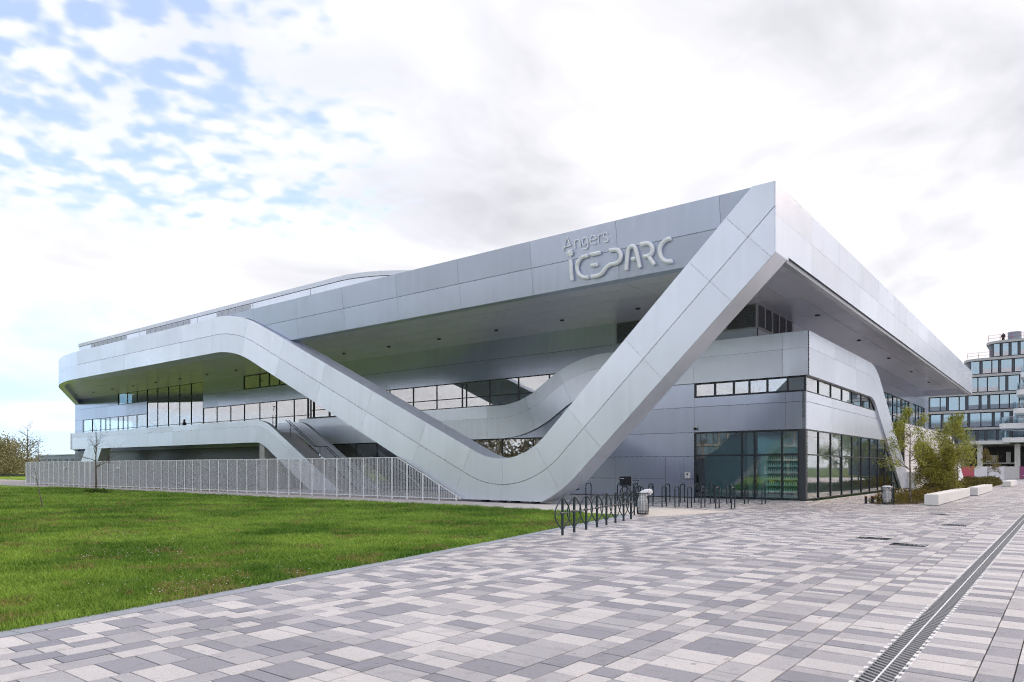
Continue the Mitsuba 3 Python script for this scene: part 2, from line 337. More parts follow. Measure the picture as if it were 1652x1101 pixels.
part('bars', (vv, (bf[None] + (np.arange(len(bars)) * 8)[:, None, None]).reshape(-1, 3)), 'drain_steel', dk, kind='stuff', label='narrow steel bars of the drain')
crumbs = []
for y in np.arange(-26, 10, 0.17):
    for x in (7.20, 7.472): crumbs.append(bx(x - .018, y, -0.02, x + .018, y + rng.uniform(.05, .11), 0.0035))
part('mortar_teeth', crumbs, 'bench_concrete', dk, kind='stuff', label='pale toothed mortar along the drain')
GL = ['sunken black grate nearer the building, left of the front pair in the paving', 'sunken black grate nearest the slot drain, right of the front pair', 'third dark grate further back in the paving, between the front pair and the bench', 'small dark grate lying farthest back, beside the long white bench']
for (x, y, w, d), lab in zip(grates_at, GL):
    g = thing('paving_grate', lab, 'grate', 'dark grates sunk in the paving')
    part('frame', extr(box(x - w / 2, y - d / 2, x + w / 2, y + d / 2).difference(box(x - w / 2 + .03, y - d / 2 + .03, x + w / 2 - .03, y + d / 2 - .03)), 0.035).apply_translation([0, 0, -0.03]), 'charcoal', g)
    part('bed', bx(x - w / 2 + .03, y - d / 2 + .03, -0.05, x + w / 2 - .03, y + d / 2 - .03, -0.022), 'soil', g)
    st = []
    for _ in range(70):
        m = trimesh.creation.icosphere(0, rng.uniform(.018, .035)); m.apply_translation([x + rng.uniform(-w / 2 + .06, w / 2 - .06), y + rng.uniform(-d / 2 + .06, d / 2 - .06), -0.022]); st.append(m)
    part('pebbles', st, 'charcoal', g, kind='stuff', label='dark pebbles')

# ---------------------------------------------------------------- the arena
A = thing('arena', 'long silver clad ice arena with a huge zigzag band and overhanging roof', 'building')
TOP, BOT, MID, SOF = 12.26, 9.78, 11.03, 10.42
# the great band: left fascia, slope down to the ground, V and slope up to the roof corner
band_line = LineString(rounded([(-62.5, MID), (-36.25, MID), (-11.97, -0.07), (1.6, 12.865)], [12.0, 5.0]))
band = strip(band_line, -1.25, 1.25).intersection(box(-62.5, 0.12, 0.0, TOP))
bk = part('band', onY(lift(extr(band, 1.28), -1.30), 0.0), 'silver_panel', A, label='wide silver band that dips to the ground in a V')
part('joint_backing', onY(lift(extr(band.buffer(-0.025, join_style=2), 0.018), -0.02), 0.0), 'joint', bk)
def s_at(x, z): return band_line.project(Point(x, z))
cuts = [0] + [s_at(x, MID) for x in (-57.5, -52.9, -48.3, -43.75, -39.15)]
sl, sr = s_at(-30.9 - 0.5, 8.8), s_at(-12.9, 0.96)
cuts += [s_at(x - 0.52, z - 1.13) for x, z in ((-34.6, 11.62), (-30.6, 9.82), (-26.4, 7.85), (-22.25, 5.92), (-18.05, 4.0), (-14.94, 2.6))] + [sr]
cuts += [s_at(x + 0.86, z - 0.9) for x, z in ((-11.13, 2.62), (-9.12, 4.34), (-6.23, 7.1), (-3.35, 9.85), (-1.85, 11.28))] + [band_line.length]
for s0, s1 in zip(cuts, cuts[1:]):
    seg = sub(band_line, s0, s1)
    for o0, o1 in ((-1.25, -0.007), (0.007, 1.25)):
        for p in polys(shrink(strip(seg, o0, o1).intersection(band))):
            if p.area > 0.05: part('panel', onY(lift(extr(p, 0.026), 0.0), 0.0), 'silver_panel', bk)
for x in (-14.3, -13.2, -12.4, -11.2): part('foot', bx(x - .12, 0.2, 0, x + .12, 0.6, 0.13), 'charcoal', bk)
# the curved left end of the band, turning back to the far wall corner
th = np.radians(np.linspace(0, 24.2, 15)); plan = [(-62.5 - 25 * math.sin(a), 25 * (1 - math.cos(a))) for a in th] + [(-92.9, 11.2)]
plan_line = LineString(plan)
ce = part('band_end', lift(extr(strip(plan_line, 0, 0.5), TOP - BOT), BOT), 'shade_grey_panel', A, label='rounded end of the silver roof band')
if not strip(plan_line, 0, 0.5).contains(Point(-66, 0.45)): 
    scene[ce] = mikit.ply(lift(extr(strip(plan_line, -0.5, 0), TOP - BOT), BOT), 'shade_grey_panel')
outside = -1 if strip(plan_line, 0, 0.5).contains(Point(-66, 0.45)) else 1
for s0 in np.arange(0, plan_line.length - 1, 5.0):
    seg = sub(plan_line, s0 + 0.006, min(s0 + 5.0, plan_line.length) - 0.006)
    for z0, z1 in ((BOT, MID), (MID, TOP)):
        part('panel', lift(extr(seg.buffer(0.026 * outside, single_sided=True), z1 - z0 - 2 * GAP), z0 + GAP), 'silver_panel', ce, smooth=30)
# the leaning fascia behind the band, tilt shade put into its panel colour
LEAN, F0 = 0.13, 0.035
fas = box(-38.5, BOT + 0.02, -0.02, TOP - 0.005).difference(band.buffer(0.03))
fas = max(polys(fas), key=lambda p: p.area)
fk = part('fascia', onY(lift(extr(fas, 0.48), -0.53), F0, LEAN, TOP), 'shade_grey_panel', A, label='silver fascia leaning back under the roof edge, tilt shade painted in')
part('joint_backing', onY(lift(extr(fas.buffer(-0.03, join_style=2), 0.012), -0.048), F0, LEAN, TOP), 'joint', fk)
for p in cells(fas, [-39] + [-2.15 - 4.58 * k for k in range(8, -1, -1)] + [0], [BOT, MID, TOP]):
    part('panel', onY(lift(extr(p, 0.026), -0.03), F0, LEAN, TOP), 'fascia_shade_panel', fk)
# the right fascia, along the side street
rk = part('right_fascia', [bx(-0.34, 1.31, BOT, -0.002, 66.3, TOP - 0.01)], 'joint', A, label='pale silver fascia along the right side')
ys = [-0.026, 4.6] + [4.6 + 4.41 * k for k in range(1, 14)] + [66.33]
for y0, y1 in zip(ys, ys[1:]):
    for z0, z1 in ((BOT, MID), (MID, TOP)):
        zz = 9.64 if (y0 < 0 and z0 == BOT) else z0
        g = box(y0, z0, y1, z1) if zz == z0 else unary_union([box(y0, z0, y1, z1), box(y0, zz, 1.5, z0 + .1)])
        g = shrink(g) if y0 > 0 else g.buffer(-GAP * .5, join_style=2)
        part('panel', onX(extr(g, 0.026), 0.0), 'silver_panel', rk)
part('lip', bx(-0.30, 1.52, 9.60, -0.06, 66.2, BOT - 0.002), 'louvre_metal', rk)
part('end_panel', bx(-4.5, 66.0, BOT, -0.36, 66.3, TOP - 0.02), 'silver_panel', rk)
# soffit
inner_line = [(x + 0.12, y + 0.45) for x, y in plan]
sof = Polygon([(-0.36, 1.0), (-0.36, 66), (-4.5, 66), (-4.5, 11.0), (-92.4, 11.0)] + inner_line[:-1][::-1] + [(-62.5, 1.0)]).buffer(0)
sk_ = part('soffit', lift(extr(sof, 0.06), SOF + 0.002), 'joint', A, label='grey panelled soffit under the roof overhang')
lights_at = [(-4.93 - 5 * k - 0.1, 8.23) for k in range(1, 17)] + [(-2.8, 16.1 + 10.15 * k) for k in range(0, 5)] + [(-5.2, 8.23)]
xs = [-93] + [-3 - 5 * k for k in range(18, -1, -1)] + [0]
for p in cells(sof.intersection(box(-95, -1, 1, 11)), xs, [-0.5, 2.3, 4.1, 5.9, 7.7, 9.5, 11]):
    part('panel', lift(extr(p.buffer(-0.010, join_style=2), 0.02), SOF - 0.02), 'soffit_panel', sk_)
for p in cells(sof.intersection(box(-95, 11, 1, 67)), [-5, -2.3, 0], [11 + 5 * k for k in range(12)]):
    part('panel', lift(extr(p.buffer(-0.010, join_style=2), 0.02), SOF - 0.02), 'soffit_panel', sk_)
dl = None
for x, y in lights_at:
    if dl is None:
        m = trimesh.creation.cylinder(0.13, 0.07, sections=16); dl = part('downlight', m, 'black', sk_); scene[dl]['to_world'] = T().translate([x, y, SOF - 0.045])
    else: copy_part('downlight', dl, sk_, T().translate([x, y, SOF - 0.045]))
# roof deck
deck = Polygon([(-0.4, 0.6), (-0.4, 66), (-4, 70), (-92, 70), (-92.6, 11.4)] + inner_line[::-1] + [(-62.5, 0.6)]).buffer(0)
part('roof', lift(extr(deck.buffer(-0.1), 0.25), 11.7), 'roof_grey', A)

# front wall
ribbon_line = LineString(rounded([(-44.5, 4.79), (-19.8, 4.79), (-15.55, 7.51), (-1.86, 7.51)], [7.0, 7.0]))
ribbon = strip(ribbon_line, -1.13, 1.13)
open_ = {'w1': box(-80.2, 9.1, -72.9, SOF), 'w2': box(-90.2, 4.7, -72.9, 7.73), 'w3': box(-72.9, 4.7, -60.8, SOF), 'w4': box(-60.8, 4.7, -43.0, 7.73),
    'w6': box(-53.4, 9.1, -41.5, SOF), 'w8': box(-7.98, 5.58, -2.0, 6.40), 'w9': box(-7.98, 0.04, -2.0, 3.66), 'louvre': box(-13.0, 9.1, -4.5, SOF),
    'door': box(-9.76, 0.04, -8.64, 2.33)}
w5 = [p for p in polys(box(-43.0, 5.94, -16.2, 7.73).difference(ribbon.buffer(-0.05))) if p.centroid.x < -18]
open_['w5'] = max(w5, key=lambda p: p.area)
open_['w7'] = max(polys(box(-42.0, 0.3, -15.6, 3.64).difference(ribbon.buffer(-0.05))), key=lambda p: p.area)
wall = unary_union([box(-92.6, 0.04, -4.5, SOF), box(-4.5, 0.04, -2.0, 8.60)]).difference(unary_union(list(open_.values())))
wk = part('front_wall', onY(lift(extr(wall, 0.18), -0.21), 11.0), 'joint', A, label='silver panelled wall under the overhang, painted in shaded grey')
xs = [-93] + [-3 - 5 * k for k in range(17, -1, -1)] + [-2]
hide = ribbon.buffer(-0.15)
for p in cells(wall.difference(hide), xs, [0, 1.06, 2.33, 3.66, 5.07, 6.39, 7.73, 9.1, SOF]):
    part('panel', onY(lift(extr(p, 0.026), -0.026), 11.0), 'terrace_shade_panel' if p.centroid.x < -42 and p.centroid.y < 4 else 'shade_grey_panel', wk)  # panels below the terrace carry their shade in the colour
dd = part('door', onY(lift(extr(open_['door'].buffer(-0.012, join_style=2), 0.05), -0.06), 11.0), 'shade_grey_panel', A, label='flush grey service door')
part('handle', tube([(-8.82, 10.93, 0.95), (-8.82, 10.93, 1.95)], 0.014), 'louvre_metal', dd)
ribk = part('ribbon', onY(lift(extr(ribbon, 0.26), -0.15), 11.0), 'joint', A, label='raised silver ribbon that steps up across the front wall')
mid_off = 0.27
rc = [0] + [ribbon_line.project(Point(x, z)) for x, z in ((-38, 4.79), (-33, 4.79), (-28, 4.79), (-23.0, 4.79), (-19.3, 5.1), (-16.6, 6.8), (-13.1, 7.5), (-8, 7.5), (-3.1, 7.5))] + [ribbon_line.length]
for s0, s1 in zip(rc, rc[1:]):
    seg = sub(ribbon_line, s0, s1)
    for o0, o1 in ((-1.13, mid_off), (mid_off, 1.13)):
        for p in polys(shrink(strip(seg, o0, o1))):
            if p.area > 0.02: part('panel', onY(lift(extr(p, 0.026), 0.111), 11.0), 'silver_panel', ribk)
pY = lambda m: onY(m, 11.0)
G = lambda a, b, st: list(np.arange(a, b + 1e-6, st))
glazing(pY, 'window', open_['w1'], G(-80.2, -72.9, 2.433), [9.1, SOF], A, seed=1)
glazing(pY, 'window', open_['w2'], [-90.2, -87.4, -85, -83.6, -82.4, -80.2, -78.9, -77.7, -75.4, -72.9], [4.7, 6.3, 7.73], A, seed=2)
glazing(pY, 'glass_wall', open_['w3'], G(-72.9, -60.8, 2.42), [4.7, 6.3, 9.1, SOF], A, seed=3)
glazing(pY, 'glass_wall', open_['w4'], [-60.8, -58.2, -55.7, -53.3, -50.74, -48.07, -45.4, -43.0], [4.7, 6.25, 7.73], A, seed=4)
glazing(pY, 'window', open_['w5'], [-43.0, -40.5, -38, -35.5, -33, -30.4, -27.95, -25.45, -25.05, -22.9, -20.4, -17.9, -15], [5.9, 6.62, 7.8], A, seed=5)
glazing(pY, 'window', open_['w6'], [-53.4, -50.74, -49.2, -47.6, -45, -42.5, -41], [9.1, SOF], A, bar=0.09, seed=6)
glazing(pY, 'window', open_['w7'], [-42, -39.5, -37, -34.5, -32, -29.5, -27, -24.3, -21.8, -19.2, -16.8, -15], [0.3, 2.3, 3.64], A, seed=7)
glazing(pY, 'window', open_['w8'], [-7.98, -6.8, -5.75, -4.9, -3.95, -2.9, -2.0], [5.5, 6.5], A, bar=0.09, seed=8)
glazing(pY, 'shopfront', open_['w9'].difference(box(-2.32, 0, -1.9, 4)), [-7.98, -5.30, -4.62, -3.20, -2.3], [0.04, 2.36, 3.66], A, bar=0.08, seed=9, glass='shop_glass')
part('corner_post', bx(-2.32, 10.96, 0.03, -2.0, 11.3, 3.66), 'charcoal', A)
lk = part('louvre', onY(lift(extr(open_['louvre'].difference(unary_union([box(x + .06, 9.16, x + 1.64, SOF - .06) for x in np.arange(-13, -5, 1.7)])), 0.1), -0.12), 11.0), 'louvre_metal', A, label='perforated louvre under the soffit')
part('blades', [bx(-12.95, 11.03, z, -4.55, 11.06, z + 0.03) for z in np.arange(9.18, SOF, 0.075)] + [bx(x, 11.065, 9.1, x + .03, 11.09, SOF) for x in np.arange(-12.95, -4.55, 0.09)], 'mesh_grey', lk, kind='stuff')
lk2 = part('louvre', onX(lift(extr(box(11.2, 9.1, 17.4, SOF).difference(unary_union([box(y + .05, 9.2, y + 1.1, SOF - .05) for y in np.arange(11.2, 17, 1.2)])), 0.1), -0.10), -4.5), 'louvre_metal', A)
part('blades', [bx(-4.62, y, 9.12, -4.55, y + 0.03, SOF) for y in np.arange(11.2, 17.4, 0.09)], 'mesh_grey', lk2, kind='stuff')

# right side: plane X = -2, its ribbon runs down to the ground
rr_line = LineString(rounded([(10.99, 7.51), (26.4, 7.51), (40.3, -1.4)], [5.0]))
rribbon = strip(rr_line, -1.13, 1.13).intersection(box(10.9, 0.02, 42, 9))
ctr = rr_line.offset_curve(-1.13 if rr_line.offset_curve(-1.13).centroid.y < rr_line.centroid.y else 1.13)
under = Polygon([(11.0, 0.04)] + [c for c in ctr.coords] + [(36.5, 0.04)]).buffer(0).intersection(box(11, 0.04, 40, 9)).difference(rribbon)
under = max(polys(under), key=lambda p: p.area)
rkk = part('right_ribbon', onX(lift(extr(rribbon, 0.62), -0.5), -2.0), 'silver_panel', A, label='silver ribbon that turns down to the ground on the right side')
part('joint_backing', onX(lift(extr(rribbon.buffer(-0.025, join_style=2), 0.02), 0.121), -2.0), 'joint', rkk)
rcs = [0] + [5.0 * k for k in range(1, 7)] + [rr_line.length]
for s0, s1 in zip(rcs, rcs[1:]):
    seg = sub(rr_line, s0, s1)
    for o0, o1 in ((-1.13, mid_off), (mid_off, 1.13)):
        for p in polys(shrink(strip(seg, o0, o1).intersection(rribbon))):
            if p.area > 0.03: part('panel', onX(lift(extr(p, 0.026), 0.135), -2.0), 'silver_panel', rkk)
rg, rw = under.intersection(box(11, 0.04, 40, 3.66)), under.intersection(box(11, 5.58, 40, 6.41))
rwall = under.difference(unary_union([rg, rw]))
rwk = part('right_wall', onX(lift(extr(rwall, 0.16), -0.19), -2.0), 'joint', A, label='pale panelled wall above the right shopfront')
for p in cells(rwall, [11, 16, 21, 26, 31, 36], [3.66, 5.07, 5.58]): part('panel', onX(lift(extr(p, 0.026), -0.026), -2.0), 'silver_panel', rwk)
pX = lambda m: onX(m, -2.0)
ym = [11.0] + [13.4 + 2.47 * k for k in range(0, 11)]
glazing(pX, 'shopfront', rg, ym, [0.04, 2.36, 3.66], A, bar=0.06, seed=11, glass='shop_glass')
glazing(pX, 'window', rw, ym, [5.5, 6.5], A, bar=0.05, seed=12)
part('block_roof', bx(-8.0, 11.2, 8.52, -2.02, 27, 8.58), 'roof_grey', A)
# the set back right wall at X = -4.5
far_open = [box(35, 5.8, 56.3, 8.45), box(58.2, 5.8, 66, 8.45)]
bw = unary_union([box(11.2, 0, 68.8, 9.08), box(17.4, 9.0, 68.8, SOF)]).difference(unary_union(far_open))
bwk = part('back_wall', onX(lift(extr(bw, 0.2), -0.23), -4.5), 'joint', A, label='grey wall set back under the right overhang')
for p in cells(bw, [11 + 5 * k for k in range(13)], [0, 3.66, 5.8, 8.45, 9.3, SOF]): part('panel', onX(lift(extr(p, 0.026), -0.026), -4.5), 'shade_grey_panel', bwk)
pB = lambda m: onX(m, -4.5)
glazing(pB, 'window', far_open[0], G(35, 56.4, 2.13), [5.7, 6.6, 7.6, 8.5], A, seed=13)
glazing(pB, 'window', far_open[1], G(58.2, 66.1, 1.95), [5.7, 6.6, 7.6, 8.5], A, seed=14)
# low white wing further back on the right
wing_line = rounded([(40, 0.05), (40.01, 5.4), (70, 5.4), (82, 0.05)], [0.2, 9.0])
wing = Polygon(list(map(tuple, wing_line)) + [(82, 0.02), (40, 0.02)]).buffer(0)
wg = part('entrance_wing', onX(lift(extr(wing, 0.8), -0.8), -2.3), 'joint', A, label='white curved wing behind the trees')
for p in cells(wing, [40 + 6 * k for k in range(8)], [0, 1.3, 2.7, 4.0, 5.5]): part('panel', onX(lift(extr(p, 0.026), 0.0), -2.3), 'white_paint', wg)
part('plinth', bx(-2.2, 38.6, 0.0, -1.2, 44.0, 1.3), 'pale_concrete', wg)

# terrace, stair
PY = 5.8
par_line = LineString(rounded([(-79.6, 4.62), (-42.1, 4.62), (-31.8, -1.35)], [4.0]))
par = strip(par_line, -0.90, 0.90).intersection(box(-79.6, 0.03, -20, 6))
tk = part('terrace', [bx(-79.4, PY + 0.25, 4.3, -42.2, 11.0, 4.6)], 'concrete', A)
pk = part('parapet', onY(lift(extr(par, 0.26), -0.28), PY), 'silver_panel', tk, label='silver parapet that bends down beside the stair')
part('parapet_joint', onY(lift(extr(par.buffer(-0.03, join_style=2), 0.014), -0.02), PY), 'joint', tk)
for s0, s1 in zip(np.arange(0, par_line.length, 4.6), np.append(np.arange(4.6, par_line.length, 4.6), par_line.length)):
    seg = sub(par_line, s0, s1)
    for o0, o1 in ((-0.90, 0.40), (0.40, 0.90)):
        for p in polys(shrink(strip(seg, o0, o1).intersection(par))):
            if p.area > 0.05: part('parapet_panel', onY(lift(extr(p, 0.02), 0.0), PY), 'silver_panel', tk)
leg = Polygon([(-71.9, 3.75), (-75.98, 3.75), (-79.1, 0.02), (-74.7, 0.02)])
part('slanted_leg', onY(lift(extr(leg, 0.9), -0.95), PY), 'silver_panel', tk)
part('end_column', trimesh.creation.cylinder(0.75, 3.6, sections=24).apply_translation([-78.6, 8.6, 1.85]), 'shade_grey_panel', tk, smooth=40)
ends = LineString([(-79.6, PY + .02), (-81.2, PY + 0.9), (-92.0, 11.0)])
part('parapet_end', lift(extr(ends.buffer(0.13), 1.8), 3.72), 'silver_panel', tk)
tk2 = part('stair', [bx(-43, PY + .3, 0, -42.3, 8.6, 4.55)], 'concrete', A)
n_st = 26
for k in range(n_st):
    x0 = -42.3 + k * 0.31; z1 = 4.58 - k * 0.176
    part('step', bx(x0, PY + 0.27, max(0, z1 - 0.34), x0 + 0.32, 8.74, z1), 'concrete', tk2)
fs_line = LineString(rounded([(-44.5, 4.85), (-41.1, 4.85), (-31.6, -0.62)], [3.0]))
fstr = strip(fs_line, -0.62, 0.62).intersection(box(-45, 0.03, -20, 6))
part('stringer', onY(lift(extr(fstr, 0.3), -0.32), 8.75), 'silver_panel', tk2)
part('stringer_joint', onY(LineString([(c[0], c[1]) for c in fs_line.coords]).buffer(0.012) and lift(extr(LineString(list(fs_line.coords)).buffer(0.012).intersection(fstr), 0.004), -0.022), 8.75), 'joint', tk2)
part('handrail', tube([(-41.0, 7.2, 5.5), (-37.3, 7.2, 3.3), (-36.0, 7.2, 3.3), (-32.4, 7.2, 1.1)], 0.03), 'dark_frame', tk2)
part('handrail', tube([(-41.0, 7.45, 5.5), (-37.3, 7.45, 3.3), (-36.0, 7.45, 3.3), (-32.4, 7.45, 1.1)], 0.03), 'dark_frame', tk2)
part('rail_post', [tube([(x, 7.2, z - 1.0), (x, 7.2, z)], 0.025) for x, z in ((-40.4, 5.1), (-36.6, 3.3), (-33.6, 1.8))], 'dark_frame', tk2)
part('railing', [tube([(x, PY + .6, 4.6), (x, PY + .6, 5.9)], 0.03) for x in (-41.6, -41.2)], 'dark_frame', tk2)
sill = part('sill_rail', [bx(-43.0, 10.7, 5.9, -38.6, 10.78, 5.98), bx(-43.06, 10.7, 5.9, -42.9, 10.8, 7.7), tube([(-39.9, 10.7, 5.9), (-39.9, 10.7, 6.5)], 0.04)], 'dark_frame', A)
# bay numbers on the wall
for txt, x, z, h in (('7', -48.55, 6.80, 0.48), ('2', -49.6, 2.25, 0.5)):
    m = meshkit.text_mesh(txt, h, 0.015); v = m.vertices; m.vertices = np.stack([x + v[:, 0], 10.93 - v[:, 2], z + v[:, 1]], 1)
    part('bay_number', m, 'black', A, label=f'black numeral {txt} on the front wall')

# rooftop unit
unit_plan = rounded([(-88.9, 10.0), (-33.0, 10.0), (-25.5, 22.5)], [9.0])
up = Polygon(list(map(tuple, unit_plan)) + [(-25.5, 40), (-88.9, 40)])
uk = part('rooftop_unit', lift(extr(up.buffer(-0.05), 5.1), 11.95), 'silver_panel', A, smooth=25, label='long pale plant enclosure on the roof with louvres')
part('coping', lift(extr(up, 0.36), 16.76), 'roof_grey', uk, smooth=25)
part('coping_shadow', lift(extr(up.buffer(-0.04), 0.05), 16.71), 'joint', uk, smooth=25)
for x0, n in ((-85.1, 8), (-70.9, 8), (-56.4, 5)):
    for k in range(n):
        a = x0 + k * 1.19
        l = part('roof_louvre', bx(a, 9.97, 15.9, a + 0.93, 10.04, 16.68), 'roof_louvre_paint', uk)
        part('blades', [bx(a + .03, 9.95, z, a + .90, 9.968, z + .05) for z in np.arange(15.95, 16.65, 0.12)], 'louvre_metal', l)
for x in (-41.74, -50.3, -60.2, -72.5, -82): part('seam', bx(x, 10.04, 12.2, x + .04, 10.049, 16.7), 'joint', uk)

# interior: floors and a core, so that the glass has rooms behind it
part('floor', [bx(-92.4, 11.25, 4.25, -9, 18, 4.55), bx(-92.4, 11.25, -0.03, -2.6, 18, 0.03), bx(-9, 11.25, -0.03, -2.6, 66, 0.03), bx(-8, 11.25, 4.2, -2.6, 36, 4.5), bx(-92.4, 11.25, 8.0, -9, 18, 8.3)], 'interior_grey', A)
part('core', [bx(-92.4, 18, 0, -12, 66, 11.6), bx(-12, 19, 0, -8.5, 66, 11.6)], 'interior_grey', A)
part('partition', [bx(-7.9, 12.2, 0, -5.35, 12.35, 4.1), bx(-7.6, 13.5, 4.5, -2.8, 13.6, 8.5)], 'interior_teal', A)
part('column', bx(-5.15, 11.45, 0, -4.65, 12.0, 4.2), 'concrete', A)
for x in (-70, -62, -54, -46, -30, -24): part('column', trimesh.creation.cylinder(0.22, 10, sections=14).apply_translation([x, 13.2, 5]), 'interior_grey', A, smooth=40)

# ---------------------------------------------------------------- lettering on the fascia
SG = thing('sign_lettering', 'white raised town and rink lettering on the upper fascia right of centre', 'sign')
def on_fascia(x, z, out): x, z = x - 0.10, z + 0.03; return (x, F0 + LEAN * (TOP - z) - out, z)
def stroke(pts, r, out, flat=0.8, cap=True):
    p = np.array(pts, float)
    if len(p) > 2:                               # Catmull-Rom
        q = np.vstack([2 * p[0] - p[1], p, 2 * p[-1] - p[-2]]); o = []
        for i in range(1, len(q) - 2):
            for t in np.linspace(0, 1, 7)[:-1]:
                a, b, c, d = q[i - 1], q[i], q[i + 1], q[i + 2]
                o.append(0.5 * (2 * b + (c - a) * t + (2 * a - 5 * b + 4 * c - d) * t * t + (3 * b - a - 3 * c + d) * t ** 3))
        p = np.array(o + [p[-1]])
    if cap:
        e0, e1 = p[0] - p[1], p[-1] - p[-2]; e0 /= np.linalg.norm(e0); e1 /= np.linalg.norm(e1)
        rr = [r * 0.6, r * 0.9] + [r] * len(p) + [r * 0.9, r * 0.6]
        p = np.vstack([p[0] + e0 * r * .12, p[0] + e0 * r * .08, p, p[-1] + e1 * r * .08, p[-1] + e1 * r * .12])
    else: rr = [r] * len(p)
    return tube([on_fascia(x, z, out) for x, z in p], rr, 10)
thin = {'letter_a': [[(-9.35, 11.42), (-9.12, 12.01)], [(-9.12, 12.01), (-8.92, 11.58)], [(-9.26, 11.57), (-8.94, 11.60)]],
 'letter_n': [[(-8.72, 11.44), (-8.72, 11.78)], [(-8.72, 11.70), (-8.65, 11.76), (-8.55, 11.77), (-8.47, 11.73), (-8.44, 11.66), (-8.43, 11.43)]],
 'letter_g': [[(-8.02, 11.54), (-8.05, 11.68), (-8.13, 11.77), (-8.22, 11.78), (-8.31, 11.70), (-8.31, 11.57), (-8.24, 11.5), (-8.13, 11.53), (-8.06, 11.64)], [(-8.05, 11.68), (-8.045, 11.50), (-8.06, 11.36), (-8.16, 11.30), (-8.30, 11.34)]],
 'letter_e': [[(-7.91, 11.62), (-7.62, 11.63), (-7.64, 11.74), (-7.76, 11.80), (-7.87, 11.76), (-7.92, 11.65), (-7.91, 11.52), (-7.81, 11.44), (-7.64, 11.44)]],
 'letter_r': [[(-7.50, 11.44), (-7.51, 11.78)], [(-7.51, 11.69), (-7.45, 11.75), (-7.30, 11.78)]],
 'letter_s': [[(-7.03, 11.73), (-7.12, 11.80), (-7.22, 11.77), (-7.23, 11.68), (-7.14, 11.61), (-7.03, 11.54), (-7.03, 11.44), (-7.12, 11.41), (-7.25, 11.45)]]}
for n, st in thin.items(): part(n, [stroke(q, 0.026, 0.05, cap=False) for q in st], 'letter_white', SG, smooth=40)
thick = {'large_letter_i': [[(-8.96, 10.97), (-8.96, 10.07)]], 'large_letter_c': [[(-8.07, 10.99), (-8.30, 10.98), (-8.49, 10.89), (-8.62, 10.71), (-8.64, 10.48), (-8.55, 10.25), (-8.33, 10.10), (-8.10, 10.07)]],
 'large_letter_e': [[(-7.91, 11.0), (-7.44, 11.01)], [(-7.91, 10.53), (-7.61, 10.54)], [(-7.94, 10.06), (-7.57, 10.07), (-7.36, 10.16), (-7.16, 10.34), (-6.95, 10.43)]],
 'large_letter_p': [[(-6.95, 10.43), (-6.68, 10.43), (-6.5, 10.50), (-6.42, 10.68), (-6.48, 10.88), (-6.66, 10.99), (-6.95, 11.0)]],
 'large_letter_a': [[(-6.21, 10.07), (-6.08, 10.78), (-6.0, 10.93), (-5.87, 10.99), (-5.75, 10.91), (-5.68, 10.72), (-5.56, 10.06)], [(-5.93, 10.46), (-5.76, 10.46)]],
 'large_letter_r': [[(-5.47, 10.98), (-5.20, 10.98), (-5.03, 10.91), (-4.94, 10.75), (-4.97, 10.57), (-5.10, 10.47), (-5.37, 10.47)], [(-5.14, 10.44), (-4.89, 10.07)]],
 'large_letter_c_end': [[(-4.11, 10.97), (-4.32, 10.94), (-4.50, 10.83), (-4.61, 10.65), (-4.61, 10.42), (-4.50, 10.21), (-4.32, 10.09), (-4.11, 10.07)]]}
for n, st in thick.items(): part(n, [stroke(q, 0.09, 0.10) for q in st], 'letter_white', SG, smooth=40)
star = []
for k in range(8):
    a = k * math.pi / 4; star.append(stroke([(-8.97, 11.27), (-8.97 + 0.16 * math.cos(a), 11.27 + 0.16 * math.sin(a))], 0.042, 0.09))
part('snow_star', star, 'letter_white', SG, smooth=40)

# ---------------------------------------------------------------- fence along the path
FZ0, FZ1, FY = 0.14, 2.24, -0.30
FN = thing('picket_fence', 'long pale grey steel picket fence in front of the stairs and terrace', 'fence')
posts = [-15.58 - 1.171 * k for k in range(51)]
def top_at(x): return min(FZ1, 0.10 + (-15.25 - x) * 0.468 + 0.02) if x > -19.9 else FZ1
pb = trimesh.creation.box(extents=[0.06, 0.05, 1.0]); pm = part('post', pb, 'fence_paint', FN); ppk = None
scene[pm]['to_world'] = T().translate([posts[0], FY - .04, 0.19]).scale([1, 1, max(0.3, top_at(posts[0]))])
for x in posts[1:]:
    h = top_at(x); copy_part('post', pm, FN, T().translate([x, FY - .04, h / 2]).scale([1, 1, h]))
part('top_rail', [beam((posts[-1], FY, FZ1), (-19.9, FY, FZ1), 0.035), beam((-19.9, FY, FZ1), (-15.3, FY, 0.16), 0.035)], 'fence_paint', FN)
part('bottom_rail', beam((posts[-1], FY, FZ0), (-15.3, FY, FZ0), 0.035), 'fence_paint', FN)
count, rest = 0, []
for k in range(len(posts) - 1):
    for j in range(1, 10):
        x = posts[k] - j * 0.1171; h = top_at(x) - FZ0
        if h < 0.08: continue
        if count < 300:
            mat = T().translate([x, FY, FZ0 + h / 2]).scale([1, 1, h])
            if ppk is None: ppk = part('picket', trimesh.creation.box(extents=[0.017, 0.038, 1.0]), 'picket_paint', FN); scene[ppk]['to_world'] = mat
            else: copy_part('picket', ppk, FN, mat)
        else: rest.append(bx(x - .0085, FY - .019, FZ0, x + .0085, FY + .019, FZ0 + h))
        count += 1
part('far_pickets', rest, 'picket_paint', FN, kind='stuff')
ret = [(posts[-1], FY), (posts[-1] - 3, 5), (posts[-1] - 6, 11)]
